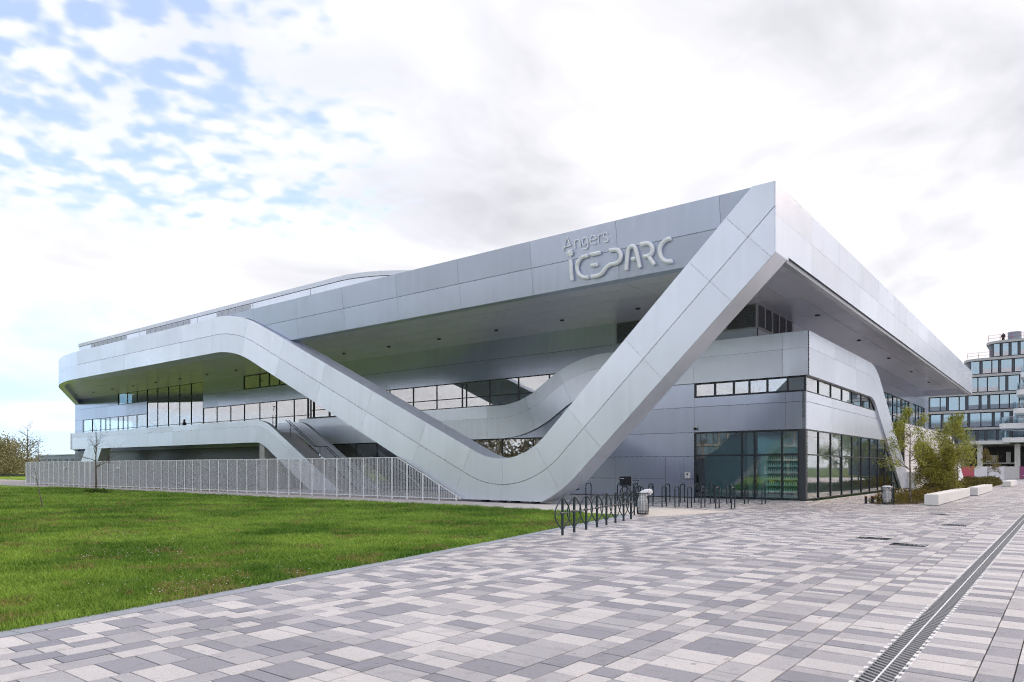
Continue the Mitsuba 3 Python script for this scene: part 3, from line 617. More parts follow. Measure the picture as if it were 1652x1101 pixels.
part('return_fence', [beam((a[0], a[1], z), (b[0], b[1], z), 0.035) for a, b in zip(ret, ret[1:]) for z in (FZ0, FZ1)] +
     [bx(x - .02, y - .02, FZ0, x + .02, y + .02, FZ1) for a, b in zip(ret, ret[1:]) for x, y in (np.array(a) + (np.array(b) - np.array(a)) * t for t in np.linspace(0, 1, 50))], 'fence_paint', FN, kind='stuff')
for x, lab in ((-40.9 - 23.3, 'small white floodlight on the fence nearer the left tree'), (-53.2, 'small white floodlight on the fence right of the other')):
    f = thing('fence_floodlight', lab, 'floodlight', 'floodlights on the fence')
    part('housing', bx(x - .12, FY - .22, 1.62, x + .12, FY - .06, 1.76), 'white_paint', f); part('bracket', bx(x - .02, FY - .07, 1.60, x + .02, FY - .03, 1.8), 'charcoal', f)

# ---------------------------------------------------------------- racks, bins, bicycle
hoops = [(-1.47, -11.78), (-1.66, -10.95), (-1.86, -10.05), (-2.05, -9.17), (-2.23, -8.34), (-2.41, -7.50), (-2.60, -6.65), (-2.80, -5.80)]
ORD = ['first', 'second', 'third', 'fourth', 'fifth', 'sixth', 'seventh', 'eighth']
def hoop_outline():
    pts = []
    for t in np.linspace(0, 1, 21): pts.append((0.38 * math.sin(math.pi * t) ** 0.85 * (1.0), 0.14 + 0.80 * t))
    return pts
hp = {}
for i, (x, y) in enumerate(hoops):
    h = thing('hoop_rack', f'{ORD[i]} leaf shaped dark cycle hoop along the lawn edge, counted from the nearest', 'cycle hoop', 'leaf shaped cycle hoops along the lawn edge')
    mat = T().translate([x, y, 0]).rotate([0, 0, 1], 95)
    if not hp:
        o = hoop_outline()
        hp['post'] = part('post', tube([(0, 0, 0), (0, 0, 0.93)], 0.034, 10), 'rack_paint', h, smooth=40)
        hp['hoop'] = part('hoop', [tube([(s_ * a, 0, b) for a, b in o], 0.017, 8) for s_ in (1, -1)], 'rack_paint', h, smooth=40)
        hp['crossbar'] = part('crossbar', [tube([(-0.38, 0, 0.55), (0.38, 0, 0.55)], 0.014, 8), tube([(-0.12, 0, .55), (-.05, 0, .55), (.05, 0, .55), (0.12, 0, .55)], [0.018, .042, .042, .018], 10)], 'rack_paint', h, smooth=40)
        for k in hp.values(): scene[k]['to_world'] = mat
    else:
        for n, k in hp.items(): copy_part(n, k, h, mat)
front = [(-7.15, 1.6), (-6.5, 1.65), (-5.92, 1.7), (-5.3, 1.75), (-4.73, 1.8), (-4.2, 1.9), (-3.64, 2.0), (-3.05, 2.1), (-2.42, 2.2)]
back = [(-11.3, 5.2), (-9.6, 5.5), (-8.75, 5.6), (-7.95, 5.7), (-7.1, 5.8), (-6.38, 5.95), (-5.69, 6.05), (-4.96, 6.2), (-4.24, 6.4), (-3.42, 6.5), (-2.68, 6.7)]
ORDL = ORD + ['ninth', 'tenth', 'eleventh']
up_ = {}
def u_shape():
    p = [(0, -.29, 0), (0, -.29, .72)] + [(0, -.29 + .13 - .13 * math.cos(a), .72 + .16 * math.sin(a)) for a in np.linspace(0.2, 1.57, 6)]
    return p + [(0, -y, z) for _, y, z in p[::-1]]
for row, name, dist in ((front, 'front', 'the path'), (back, 'rear', 'the wall')):
    for i, (x, y) in enumerate(row):
        h = thing('cycle_stand', f'{ORDL[i]} dark steel cycle stand from the left in the {name} row nearer {dist}', 'cycle stand', f'cycle stands in the {name} row')
        mat = T().translate([x, y, 0]).rotate([0, 0, 1], 8 if name == 'front' else 4)
        if not up_:
            up_['tube'] = part('tube', tube(u_shape(), 0.026, 10), 'rack_paint', h, smooth=40)
            up_['base_plate'] = part('base_plate', [bx(-.06, s_ * .29 - .06, 0, .06, s_ * .29 + .06, .008) for s_ in (1, -1)], 'rack_paint', h)
            for k in up_.values(): scene[k]['to_world'] = mat
        else:
            for n, k in up_.items(): copy_part(n, k, h, mat)
def bag_mesh(h, r, seed):
    n, m = 14, 20; v = []; rs = np.random.default_rng(seed)
    for i in range(n):
        t = i / (n - 1); rad = r * (0.75 + 0.5 * math.sin(math.pi * min(t * 1.05, 1)) ** 0.7) * (1 if t < 0.97 else 0.7)
        for j in range(m):
            a = 2 * math.pi * j / m; w = 1 + 0.07 * math.sin(5 * a + 3 * t) + 0.05 * rs.standard_normal(); v.append((rad * w * math.cos(a), rad * w * math.sin(a), t * h))
    f = [[i * m + j, i * m + (j + 1) % m, (i + 1) * m + (j + 1) % m] for i in range(n - 1) for j in range(m)] + [[i * m + j, (i + 1) * m + (j + 1) % m, (i + 1) * m + j] for i in range(n - 1) for j in range(m)]
    v.append((0, 0, 0)); v.append((0, 0, h)); f += [[n * m, (j + 1) % m, j] for j in range(m)] + [[n * m + 1, (n - 1) * m + j, (n - 1) * m + (j + 1) % m] for j in range(m)]
    return trimesh.Trimesh(v, f, process=False)
def litter_bin(x, y, lab, bag_out, rot):
    b = thing('litter_bin', lab, 'litter bin', None)
    rods = [tube([(0.20 * math.cos(a), .20 * math.sin(a), .06), (.235 * math.cos(a), .235 * math.sin(a), .78)], 0.008, 5) for a in np.arange(24) * 2 * math.pi / 24]
    ring = lambda r, z, w: tube([(r * math.cos(a), r * math.sin(a), z) for a in np.linspace(0, 2 * math.pi, 33)], w, 6)
    mat = T().translate([x, y, 0]).rotate([0, 0, 1], rot)
    for n, m in (('rods', trimesh.util.concatenate(rods)), ('rim', ring(.24, .79, .016)), ('base', trimesh.util.concatenate([ring(.20, .06, .012), trimesh.creation.cylinder(.20, .03, sections=24).apply_translation([0, 0, .05])])),
                 ('support_post', tube([(.30, 0, 0), (.30, 0, 1.02), (.26, 0, 1.06)], .028, 10))):
        k = part(n, m, 'rack_paint', b, smooth=40, kind='stuff' if n == 'rods' else None); scene[k]['to_world'] = mat
    bm_ = bag_mesh(.60, .145, 3); k = part('bag', bm_, 'bag', b, smooth=True, label='white bag liner'); scene[k]['to_world'] = mat @ T().translate([0, 0, .12])
    fl = bag_mesh(.46 if bag_out else .20, .10 if bag_out else .17, 5); k = part('bag_overhang', fl, 'bag', b, smooth=True)
    scene[k]['to_world'] = mat @ (T().translate([.10, 0, .74]).rotate([0, 1, 0], -76) if bag_out else T().translate([0, 0, .68]))
litter_bin(-3.45, -3.75, 'dark wire litter bin with a white bag blowing out, behind the last leaf shaped hoop', True, -140)
litter_bin(2.0, 9.35, 'wire litter bin with a full white bag at the left end of the planting bed', False, 40)

bi = thing('bicycle', 'dark bicycle with a big black delivery box parked among the cycle stands by the wall', 'bicycle')
bmat = T().translate([-9.75, 7.1, 0]).rotate([0, 0, 1], 70)
def bpart(n, m, mt, **k):
    q = part(n, m, mt, bi, **k); scene[q]['to_world'] = bmat; return q
for cx in (-.52, .52):
    wh = bpart('wheel', tube([(cx + .33 * math.cos(a), 0, .35 + .33 * math.sin(a)) for a in np.linspace(0, 2 * math.pi, 37)], .022, 8), 'black', smooth=40)
    q = part('spokes', [tube([(cx, 0, .35), (cx + .32 * math.cos(a), 0, .35 + .32 * math.sin(a))], .003, 4) for a in np.arange(18) * math.pi / 9], 'louvre_metal', wh); scene[q]['to_world'] = bmat
bpart('frame', [tube(p, .018, 8) for p in ([(-.52, 0, .35), (-.08, 0, .30)], [(-.08, 0, .3), (-.2, 0, .85)], [(-.08, 0, .3), (.36, 0, .78)], [(-.17, 0, .76), (.35, 0, .83)], [(-.52, 0, .35), (-.18, 0, .78)], [(.34, 0, .95), (.4, 0, .7), (.52, 0, .35)])], 'charcoal', smooth=40)
bpart('handlebar', tube([(.26, -.30, 1.02), (.34, -.1, 1.0), (.34, .1, 1.0), (.26, .30, 1.02)], .014, 8), 'black', smooth=40)
bpart('saddle', trimesh.creation.icosphere(2, 1).apply_scale([.13, .075, .035]).apply_translation([-.21, 0, .9]), 'black', smooth=True)
bpart('pedals', [tube([(-.08, -.11, .15), (-.08, .0, .15), (-.08, 0, .45), (-.08, .11, .45)], .012, 6)], 'charcoal')
bx_ = bpart('delivery_box', m3.Manifold.hull(m3.Manifold.compose([m3.Manifold.sphere(.03, 8).translate([a * .19 - .5, b * .2, c * .2 + .98]) for a in (-1, 1) for b in (-1, 1) for c in (-1, 1)])), 'black', smooth=30)
q = part('box_strip', bx(-.725, -.15, 1.10, -.722, .15, 1.14), 'bag', bx_); scene[q]['to_world'] = bmat
q = part('box_lid', bx(-.72, -.22, 1.205, -.28, .22, 1.235), 'charcoal', bx_); scene[q]['to_world'] = bmat
wb = thing('wall_box', 'small white box fixed to the wall beside the grey service door', 'call box')
part('case', bx(-8.50, 10.86, 1.10, -8.22, 10.97, 1.44), 'white_paint', wb); part('dial', trimesh.creation.cylinder(.05, .02, sections=16).apply_transform(trimesh.geometry.align_vectors([0, 0, 1], [0, 1, 0])).apply_translation([-8.34, 10.85, 1.32]), 'black', wb)
cc = thing('security_camera', 'small dome security camera on the wall above the shopfront corner', 'camera')
part('bracket', bx(-7.93, 10.85, 3.90, -7.83, 10.975, 4.02), 'white_paint', cc); part('dome', trimesh.creation.icosphere(2, .085).apply_translation([-7.88, 10.85, 3.86]), 'black', cc, smooth=True)

# the display of bottles behind the shop glass
ds = thing('display_shelf', 'white display shelves full of pale bottles behind the corner shop window', 'shelf')
part('back', bx(-4.30, 12.12, 0.25, -2.35, 12.16, 2.5), 'interior_teal', ds)
for k, z in enumerate(0.42 + np.arange(6) * 0.335):
    sh = part('shelf', bx(-4.28, 11.72, z - .03, -2.38, 12.12, z), 'white_paint', ds)
    bt = []
    for x in np.arange(-4.22, -2.42, 0.115):
        b = trimesh.creation.cone(0.056, 0.21, sections=8).apply_translation([x, 11.8, z]); bt.append(b)
    part('bottles', bt, 'bottle', sh, kind='stuff')
part('top_light', bx(-4.28, 11.72, 2.46, -2.38, 12.1, 2.50), 'white_paint', ds)

# ---------------------------------------------------------------- people
def person(x, y, z, rot, lab, shirt='coat'):
    P = thing('person', lab, 'person')
    J = {'pelvis': (0, 0, .95, .14), 'chest': (0, 0, 1.30, .155), 'neck': (0, 0, 1.50, .06), 'head': (.02, 0, 1.63, .095), 'chin': (.06, 0, 1.57, .06)}
    for s_, n in ((1, 'l'), (-1, 'r')):
        J.update({n + 'hip': (0, .09 * s_, .92, .095), n + 'knee': (.03, .10 * s_, .50, .062), n + 'ank': (0, .10 * s_, .09, .042), n + 'toe': (.16, .11 * s_, .04, .035),
                  n + 'sho': (0, .18 * s_, 1.42, .065), n + 'elb': (.02, .25 * s_, 1.15, .045), n + 'wri': (.16, .20 * s_, 1.02, .032), n + 'hand': (.24, .17 * s_, 1.02, .03)})
    bones = [('pelvis', 'chest'), ('chest', 'neck'), ('neck', 'head'), ('head', 'chin')]
    for n in 'lr': bones += [('pelvis', n + 'hip'), (n + 'hip', n + 'knee'), (n + 'knee', n + 'ank'), (n + 'ank', n + 'toe'), ('chest', n + 'sho'), (n + 'sho', n + 'elb'), (n + 'elb', n + 'wri'), (n + 'wri', n + 'hand')]
    S = lambda j: m3.Manifold.sphere(J[j][3], 14).translate(list(J[j][:3]))
    body = m3.Manifold()
    for a, b in bones: body = body + m3.Manifold.batch_hull([S(a), S(b)])
    for s_, n in ((1, 'l'), (-1, 'r')):
        for q in range(4): body = body + m3.Manifold.batch_hull([m3.Manifold.sphere(.009, 6).translate([.25, s_ * (.15 + .014 * q), 1.02]), m3.Manifold.sphere(.008, 6).translate([.33, s_ * (.15 + .014 * q), 1.0])])
        body = body + m3.Manifold.batch_hull([m3.Manifold.sphere(.01, 6).translate([.22, s_ * .14, 1.03]), m3.Manifold.sphere(.009, 6).translate([.27, s_ * .125, 1.05])])
    body = body + m3.Manifold.sphere(.018, 8).translate([.117, 0, 1.62])
    m = body.refine_to_length(0.03).to_mesh(); tm = trimesh.Trimesh(m.vert_properties[:, :3], m.tri_verts); trimesh.smoothing.filter_taubin(tm, iterations=6)
    mat = T().translate([x, y, z]).rotate([0, 0, 1], rot)
    k = part('body', tm, 'skin', P, smooth=True); scene[k]['to_world'] = mat
    c = m3.Manifold()
    for a, b, g in (('pelvis', 'chest', .03), ('chest', 'neck', .02), ('lsho', 'lelb', .02), ('rsho', 'relb', .02), ('lelb', 'lwri', .016), ('relb', 'rwri', .016), ('chest', 'lsho', .02), ('chest', 'rsho', .02), ('lhip', 'lknee', .02), ('rhip', 'rknee', .02), ('lknee', 'lank', .02), ('rknee', 'rank', .02), ('pelvis', 'lhip', .02), ('pelvis', 'rhip', .02)):
        c = c + m3.Manifold.batch_hull([m3.Manifold.sphere(J[j][3] + g, 12).translate(list(J[j][:3])) for j in (a, b)])
    k = part('coat', c.refine_to_length(0.05), shirt, P, smooth=35); scene[k]['to_world'] = mat
    hr = m3.Manifold.sphere(.108, 16).translate([0, 0, 1.655]) - m3.Manifold.cube([.2, .3, .3], True).translate([.15, 0, 1.56])
    k = part('hair', hr, 'black', P, smooth=35); scene[k]['to_world'] = mat
person(-58.75, 8.0, 4.6, -120, 'person in a dark coat standing on the terrace in front of the glass wall')
person(-0.3, 117.5, 22.4, -90, 'person in dark clothes standing on the roof of the far apartment block')

# ---------------------------------------------------------------- trees and planting
def grow(seed, base, H, trunk_h, r0, lean=(0, 0), spread=0.8, levels=4, n_main=9, stems=1, up=0.5):
    rs = np.random.default_rng(seed); S, tips, trunk = [], [], []
    def limb(p, d, L, r, lev):
        n = 4; q = p
        for i in range(n):
            d = d + rs.normal(0, 0.13, 3) + np.array([0, 0, 0.06 * up]); d /= np.linalg.norm(d)
            q2 = q + d * L / n; ra, rb = r * (1 - .7 * i / n), r * (1 - .7 * (i + 1) / n); S.append((q, q2, ra, rb))
            if lev < levels and i >= 1 or (lev < levels and lev > 1):
                for _ in range(rs.integers(1, 3)):
                    a = rs.normal(0, 1, 3); a -= d * (a @ d); a /= np.linalg.norm(a) + 1e-9
                    nd = d * 0.75 + a * (0.55 + 0.3 * rs.random()); nd /= np.linalg.norm(nd)
                    limb(q2, nd, L * (0.42 + 0.2 * rs.random()), rb * 0.62, lev + 1)
            if lev >= levels - 1: tips.append((q2, lev))
            q = q2
    base = np.array(base, float)
    for s_ in range(stems):
        ang = rs.random() * 6.28; off = np.array([math.cos(ang), math.sin(ang), 0]) * (0.12 * (stems > 1)); tilt = np.array([math.cos(ang), math.sin(ang), 0]) * (0.28 * (stems > 1)) + np.array([lean[0], lean[1], 0])
        p = base + off; n = 10; hh = H * (0.92 if stems == 1 else rs.uniform(.7, .95)); rr = r0 * (1 if stems == 1 else rs.uniform(.5, .8))
        for i in range(n):
            q = p + np.array([rs.normal(0, .02), rs.normal(0, .02), 1.0]) * hh / n + tilt * hh / n
            ra, rb = rr * (1 - .85 * i / n), rr * (1 - .85 * (i + 1) / n); trunk.append((p, q, ra, rb)); z = (i + 1) / n * hh
            if z > trunk_h:
                f = (z - trunk_h) / max(hh - trunk_h, .1)
                for _ in range(max(1, int(n_main / 6 + rs.random()))):
                    a = rs.random() * 6.28; e = 0.25 + 0.9 * up * (0.4 + f)
                    d = np.array([math.cos(a), math.sin(a), e]); d /= np.linalg.norm(d)
                    limb(q, d, (H - trunk_h) * spread * (1.0 - 0.62 * f) * rs.uniform(.6, 1.0) * .62, rb * 0.55 + .004, 1)
            p = q
        tips.append((p, levels))
    return trunk, S, tips
def leaf_mesh(points, size, c0, c1, seed, per=3, jitter=.12, dens=None):
    rs = np.random.default_rng(seed); P = np.repeat(points, per, 0) + rs.normal(0, jitter, (len(points) * per, 3)); n = len(P)
    a = rs.normal(0, 1, (n, 3)); a /= np.linalg.norm(a, axis=1, keepdims=True); b = np.cross(a, rs.normal(0, 1, (n, 3))); b /= np.linalg.norm(b, axis=1, keepdims=True)
    s_ = size * rs.uniform(.6, 1.3, (n, 1)); v = np.stack([P - a * s_, P + b * s_ * .42, P + a * s_, P - b * s_ * .42], 1).reshape(-1, 3)
    f = (np.array([[0, 1, 2], [0, 2, 3]])[None] + (np.arange(n) * 4)[:, None, None]).reshape(-1, 3)
    clump = meshkit.noise(P * 2.2, seed)[:, None] * .7 + rs.random((n, 1)) * .3
    col = np.array(c0) * (1 - clump) + np.array(c1) * clump
    return trimesh.Trimesh(v, f, process=False), np.repeat(col, 4, 0)
def tree(name, lab, cat, base, H, trunk_h, r0, seed, leaves=None, group=None, **k):
    t = thing(name, lab, cat, group); tr, S, tips = grow(seed, base, H, trunk_h, r0, **k)
    part('trunk', segs_mesh(tr, 8), 'bark', t, smooth=60); part('branches', segs_mesh(S, 4), 'bark', t, smooth=80)
    if leaves:
        m, c = leaf_mesh(np.array([p for p, _ in tips]), leaves['size'], leaves['c0'], leaves['c1'], seed, leaves['per'], leaves['jit'])
        part('crown', m, 'leaf', t, color=c)
    return t
SPRING = dict(size=.05, c0=(.20, .23, .04), c1=(.50, .51, .11), per=2, jit=.08)
OLIVE = dict(size=.05, c0=(.15, .155, .025), c1=(.46, .43, .09), per=3, jit=.11)
tree('street_tree', 'young street tree with sparse pale spring leaves at the near end of the bed', 'tree', (2.65, 11.2, 0), 4.3, 1.2, .055, 5, SPRING, spread=.75, n_main=12, up=.55, levels=3)
tree('large_shrub', 'bushy olive green multi stemmed shrub behind the first long bench', 'shrub', (2.65, 20.0, 0), 3.2, .4, .045, 9, OLIVE, spread=.52, n_main=10, stems=5, up=.75, levels=3)
tree('street_tree', 'taller leafy tree beyond the olive shrub, second along the planting bed', 'tree', (1.8, 34.0, 0), 5.3, 1.3, .08, 14, {**SPRING, 'per': 2, 'size': .07, 'jit': .13}, spread=.7, n_main=12, up=.6, levels=3)
tree('street_tree', 'slim leafy tree just behind the olive shrub beside the taller tree', 'tree', (1.55, 39.0, 0), 5.0, 1.3, .07, 15, {**SPRING, 'per': 2, 'size': .07, 'jit': .13}, spread=.7, n_main=12, up=.6, levels=3)
tree('street_tree', 'small sparse tree farthest along the planting bed in front of the hoarding', 'tree', (2.1, 58.0, 0), 3.2, .9, .06, 16, {**SPRING, 'c0': (.14, .10, .03), 'c1': (.26, .22, .07)}, spread=.9, n_main=10, up=.45, levels=3)
tree('bare_tree', 'leafless young tree on the lawn in front of the fence', 'tree', (-41.17, -6.89, 0), 4.6, 1.5, .075, 21, None, spread=1.0, n_main=9, up=.55, levels=3)
tree('sapling', 'thin leaning leafless sapling on the lawn at far left', 'tree', (-25.41, -15.23, 0), 2.1, .8, .028, 22, None, spread=.55, n_main=4, up=.5, levels=2, lean=(-.16, -.14))
tree('bare_tree', 'large bare twiggy tree at the left edge in front of the hedge', 'tree', (-150, 24, 0), 10.5, 2.6, .22, 23, None, spread=.85, n_main=12, up=.7, levels=3)
for i, (x, y, h, lab) in enumerate(((-176, 30, 8.5, 'smaller bare tree just right of the big twiggy tree, above the fence end'), (-182, 12, 8, 'bare tree cut by the left edge of the photo'), (-205, 44, 9, 'small distant bare tree close to the low blue shed'))):
    tree('bare_tree', lab, 'tree', (x, y, 0), h, 2.0, .18, 30 + i, None, spread=.9, n_main=9, up=.7, levels=3)
rs = np.random.default_rng(5)
def mound(name, lab, poly, h, n, size, c0, c1, seed, cat='planting'):
    r = np.random.default_rng(seed); a, b, c, d = poly.bounds; pts = []
    while len(pts) < n:
        x, y = r.uniform(a, c), r.uniform(b, d)
        if poly.contains(Point(x, y)):
            e = min(1, poly.exterior.distance(Point(x, y)) / .45 + .25); pts.append((x, y, r.random() ** .6 * h * e * (.65 + .7 * meshkit.noise(np.array([x * 1.3, y * 1.3, 1.0]), seed))))
    m, col = leaf_mesh(np.array(pts), size, c0, c1, seed, 3, .05); k = part(name, m, 'leaf', None, color=col); tag(k, lab, cat, kind='stuff'); return k
tag(part('planting_soil', lift(extr(bed_poly, 0.05), -0.02), 'soil'), kind='structure'); tag(part('far_planting_soil', lift(extr(bed_far, 0.05), -0.02), 'soil'), kind='structure')
mound('ground_cover', 'low olive brown ground cover plants filling the long bed', bed_poly, .55, 9000, .05, (.06, .055, .012), (.26, .20, .035), 41)
mound('far_ground_cover', 'low green ground cover in the far bed by the last bench', bed_far, .7, 3500, .08, (.06, .06, .014), (.22, .19, .04), 42)
hd = Polygon([(-140, 16), (-152, 30), (-150, 60), (-240, 90), (-300, 40), (-190, 6)])
hm, hc = leaf_mesh(np.column_stack([rs.uniform(-215, -140, 9000), np.zeros(9000), np.zeros(9000)]) * 1.0, .01, (.1, .1, .03), (.2, .2, .06), 1, 1)
pts = []
for _ in range(60000):
    t = rs.random(); x = -150 - 70 * t + rs.normal(0, 2.0); y = 20 + 10 * t + rs.normal(0, 3.0) - 14 * (rs.random() < .35)
    pts.append((x, y, rs.random() ** .7 * (5.4 + 2.2 * math.sin(x * .35) + 1.2 * math.sin(x * .9 + 2))))
hm, hc = leaf_mesh(np.array(pts), .20, (.19, .185, .085), (.40, .37, .20), 44, 2, .35)
tag(part('hedge', hm, 'leaf', None, color=hc), 'olive brown hedge and scrub at the left edge behind the path', 'hedge', kind='stuff')
lw = thing('low_wall', 'low dark wall at the foot of the hedge at the left edge', 'wall'); part('wall', [beam((-146, 19.5, .35), (-128, 22, .35), .3, .7), beam((-175, 10, .35), (-146, 19.5, .35), .3, .7)], 'charcoal', lw)

# grass blades: dense close to the camera, thinning with distance
def grass(n, seed):
    r = np.random.default_rng(seed); rad = 5.0 * (70 / 5.0) ** r.random(n * 3); ang = r.uniform(-0.72, 0.1, n * 3)
    fx = np.arctan2(FWD[1], FWD[0]) - ang
    x, y = CAM[0] + rad * np.cos(fx), CAM[1] + rad * np.sin(fx)
    import shapely
    ok = shapely.contains_xy(lawn_poly.buffer(0.05), x, y); x, y, rad = x[ok][:n], y[ok][:n], rad[ok][:n]; n = len(x)
    P3 = np.column_stack([x, y, np.zeros(n)])
    pat = meshkit.fbm(P3 * .55, 4, 3); tuft = meshkit.noise(P3 * 3.1, 9)
    h = (0.030 + 0.05 * r.random(n)) * (0.55 + 0.9 * tuft) * (1 + rad / 60); w = 0.0035 + rad * 0.00042
    a = r.uniform(0, 6.283, n); lean = r.normal(0, .45, (n, 2)) * h[:, None]
    dx, dy = np.cos(a) * w, np.sin(a) * w
    v = np.stack([np.column_stack([x - dx, y - dy, np.full(n, .008)]), np.column_stack([x + dx, y + dy, np.full(n, .008)]), np.column_stack([x + lean[:, 0], y + lean[:, 1], h + .01])], 1).reshape(-1, 3)
    t = np.clip(.62 * (pat - .32) / .36 + .30 * (meshkit.fbm(P3 * 2.3 + 7, 3, 19) - .25) / .5 + .42 * r.random(n) - .16, 0, 1)[:, None]
    col = np.array([.075, .180, .018]) * (1 - t) + np.array([.31, .465, .075]) * t
    dry = (meshkit.fbm(P3 * 1.7 + 40, 3, 8) > .665)[:, None] & (r.random((n, 1)) < .55); col = np.where(dry, [.30, .26, .10], col)
    return (v, np.arange(n * 3).reshape(-1, 3)), np.repeat(col, 3, 0)
gm, gc = grass(420000, 77)
tag(part('grass', gm, 'leaf', None, color=gc), 'short mown green grass of the lawn', 'grass', kind='stuff')
dv, df = [], []
for cx, cy, n in ((-1.2, -21.6, 60), (-1.6, -19.5, 40), (-2.6, -14, 30), (-5.5, -20.2, 60), (-9, -19, 30)):
    for _ in range(n):
        x, y = cx + rs.normal(0, .7), cy + rs.normal(0, .6)
        if lawn_poly.contains(Point(x, y)): m = trimesh.creation.icosphere(0, .011); m.apply_scale([1, 1, .4]); m.apply_translation([x, y, .075]); dv.append(m)
tag(part('daisies', dv, 'white_paint', None), 'small white daisies dotted in the near lawn', 'flowers', kind='stuff')
tuft_pts = np.column_stack([rs.normal(-41.17, .45, 500), rs.normal(-6.89, .3, 500), rs.random(500) * .22]); tm_, tc_ = leaf_mesh(tuft_pts, .09, (.04, .08, .01), (.1, .17, .02), 3, 2, .05)
tag(part('long_grass', tm_, 'leaf', None, color=tc_), 'tuft of long dark grass at the foot of the bare lawn tree', 'grass', kind='stuff')

# ---------------------------------------------------------------- benches, posts
def bench(x0, y0, y1, w, lab):
    b = thing('bench', lab, 'bench', None); n = max(1, round((y1 - y0) / 1.9)); L = (y1 - y0) / n
    for k in range(n): part('block', m3.Manifold.batch_hull([m3.Manifold.sphere(.02, 8).translate([x, y, z]) for x in (x0 + .02, x0 + w - .02) for y in (y0 + k * L + .026, y0 + (k + 1) * L - .026) for z in (.04, .48)]), 'bench_concrete', b, smooth=35)
    part('plinth', bx(x0 + .06, y0 + .06, 0, x0 + w - .06, y1 - .06, .03), 'charcoal', b)
bench(3.38, 10.0, 22.6, .56, 'long low white concrete bench nearest the camera beside the bed')
bench(3.62, 24.4, 34.5, .55, 'second white concrete bench, just beyond the long nearest one')
bench(3.85, 49.2, 58, .6, 'small looking third white bench farthest away by the far bed')
for i, (x, y) in enumerate(((1.0, 9.95), (1.22, 10.25), (1.34, 10.9), (1.36, 11.6))):
    b = thing('short_post', f'{ORD[i]} short dark post from the left at the tip of the planting bed', 'post', 'short posts at the tip of the bed')
    part('shaft', bx(x - .05, y - .05, 0, x + .05, y + .05, .34), 'black', b); part('cap', bx(x - .055, y - .055, .34, x + .055, y + .055, .36), 'amber', b)

# ---------------------------------------------------------------- background right: apartment block and hoarding
def apartment(name, lab, X0, X1, Y, floors, left_of, seed, wallm='slate_wall', deep=16, face=-1, slabm='concrete', step=1.75):
    b = thing(name, lab, 'building'); r = random.Random(seed)
    for i, (z0, z1) in enumerate(zip(floors, floors[1:])):
        xl = left_of(i); R = 2.5
        ys_ = (Y, Y + deep) if face < 0 else (Y - deep, Y)
        foot = box(xl + R, ys_[0] + R, X1 - R, ys_[1] - R).buffer(R, 8)
        sl = part('floor_slab', lift(extr(foot.buffer(.25), .38), z1 - .2), slabm, b, smooth=30)
        part('storey', lift(extr(foot.buffer(-.15), z1 - z0 - .38), z0 + .18), wallm, b, smooth=30)
        if i == 0 and face < 0: continue
        x = xl + 1.0
        while x < X1 - 1.6:
            w = r.choice([.75, 1.15, 1.4])
            yy = Y + .13 * -face
            f = part('window', [bx(x - .05, min(yy, yy + face * .1), z0 + .28, x + w + .05, max(yy, yy + face * .1), z1 - .3)], 'charcoal', b)
            part('pane', bx(x, yy + face * .13 - .02, z0 + .33, x + w, yy + face * .13 + .0, z1 - .36), 'far_glass', f)
            if r.random() < .75: part('guard', bx(x, yy + face * .2 - .02, z0 + .33, x + w, yy + face * .2 + .01, z0 + 1.05), 'hoarding_white' if i >= 4 else 'shed_blue', f)
            x += w + r.choice([.18, .45, .5])
    return b
AF = [0, 5.3, 8.2, 11.1, 14.0, 17.0, 19.7, 22.4]
ap = apartment('apartment_block', 'dark glazed apartment block with stepped curved storeys at the right edge', -34, 20, 115, AF, lambda i: (-34, -34, -34, -34, -30, -5.6, -2.4)[i], 51)
part('roof_plant', trimesh.creation.cylinder(.95, 1.9, sections=20).apply_translation([1.2, 118.5, 23.3]), 'shed_blue', ap, smooth=40)
for z, xl in ((19.9, -5.2), (22.6, -2.2)):
    part('roof_railing', [tube([(x, 115.4, z), (x, 115.4, z + 1.0)], .035, 5) for x in np.arange(xl, 12, 1.6)] + [tube([(xl, 115.4, z + q), (12, 115.4, z + q)], .025, 5) for q in (.5, 1.0)], 'hoarding_red', ap)
for x in (-5.4, -2.9, 2.0, 6.5): part('column', bx(x - .35, 109.5, 0, x + .35, 110.2, 5.4), 'pale_concrete', ap)
part('entrance_slab', bx(-4.4, 108.5, 5.4, 1.0, 115, 5.95), 'pale_concrete', ap)
part('dark_recess', bx(-12, 113.8, 0, 14, 114.4, 5.1), 'black', ap)  # black slab painted as the shade of the ground floor recess
for x0, x1, z, y0 in ((0.1, 9, 5.6, 107.6), (-0.4, 3.4, 7.9, 109.5), (1.5, 10, 10.1, 107.8), (1.9, 10, 13.0, 108.2), (2.4, 10, 15.7, 108.2)):
    fp = box(x0 + 1.2, y0 + 1.2, x1 - 1.2, 116).buffer(1.2, 8); bl = part('balcony', lift(extr(fp, .75), z), 'white_paint', ap, smooth=30)
    part('glass_rail', lift(extr(fp.buffer(-.05).difference(fp.buffer(-.10)), 1.05), z + .75), 'clear_glass', bl)
    part('rail_posts', [tube([(x, y0 + .08, z + .75), (x, y0 + .08, z + 1.8)], .03, 5) for x in np.arange(x0 + 1.2, x1 - 1.1, 1.0)] + [tube([(x0 + 1, y0 + .07, z + 1.8), (x1 - 1, y0 + .07, z + 1.8)], .03, 5)], 'hoarding_white', bl)
part('site_clutter', [bx(-2.2, 112, 2.6, -.8, 113, 3.7), bx(.4, 112, 2.5, 1.0, 112.6, 4.2), bx(-1.2, 112.2, 0, .4, 113, 2.0)], 'concrete', ap)
part('mezzanine', bx(-3, 111.5, 2.25, 2.0, 113.6, 2.5), 'concrete', ap)
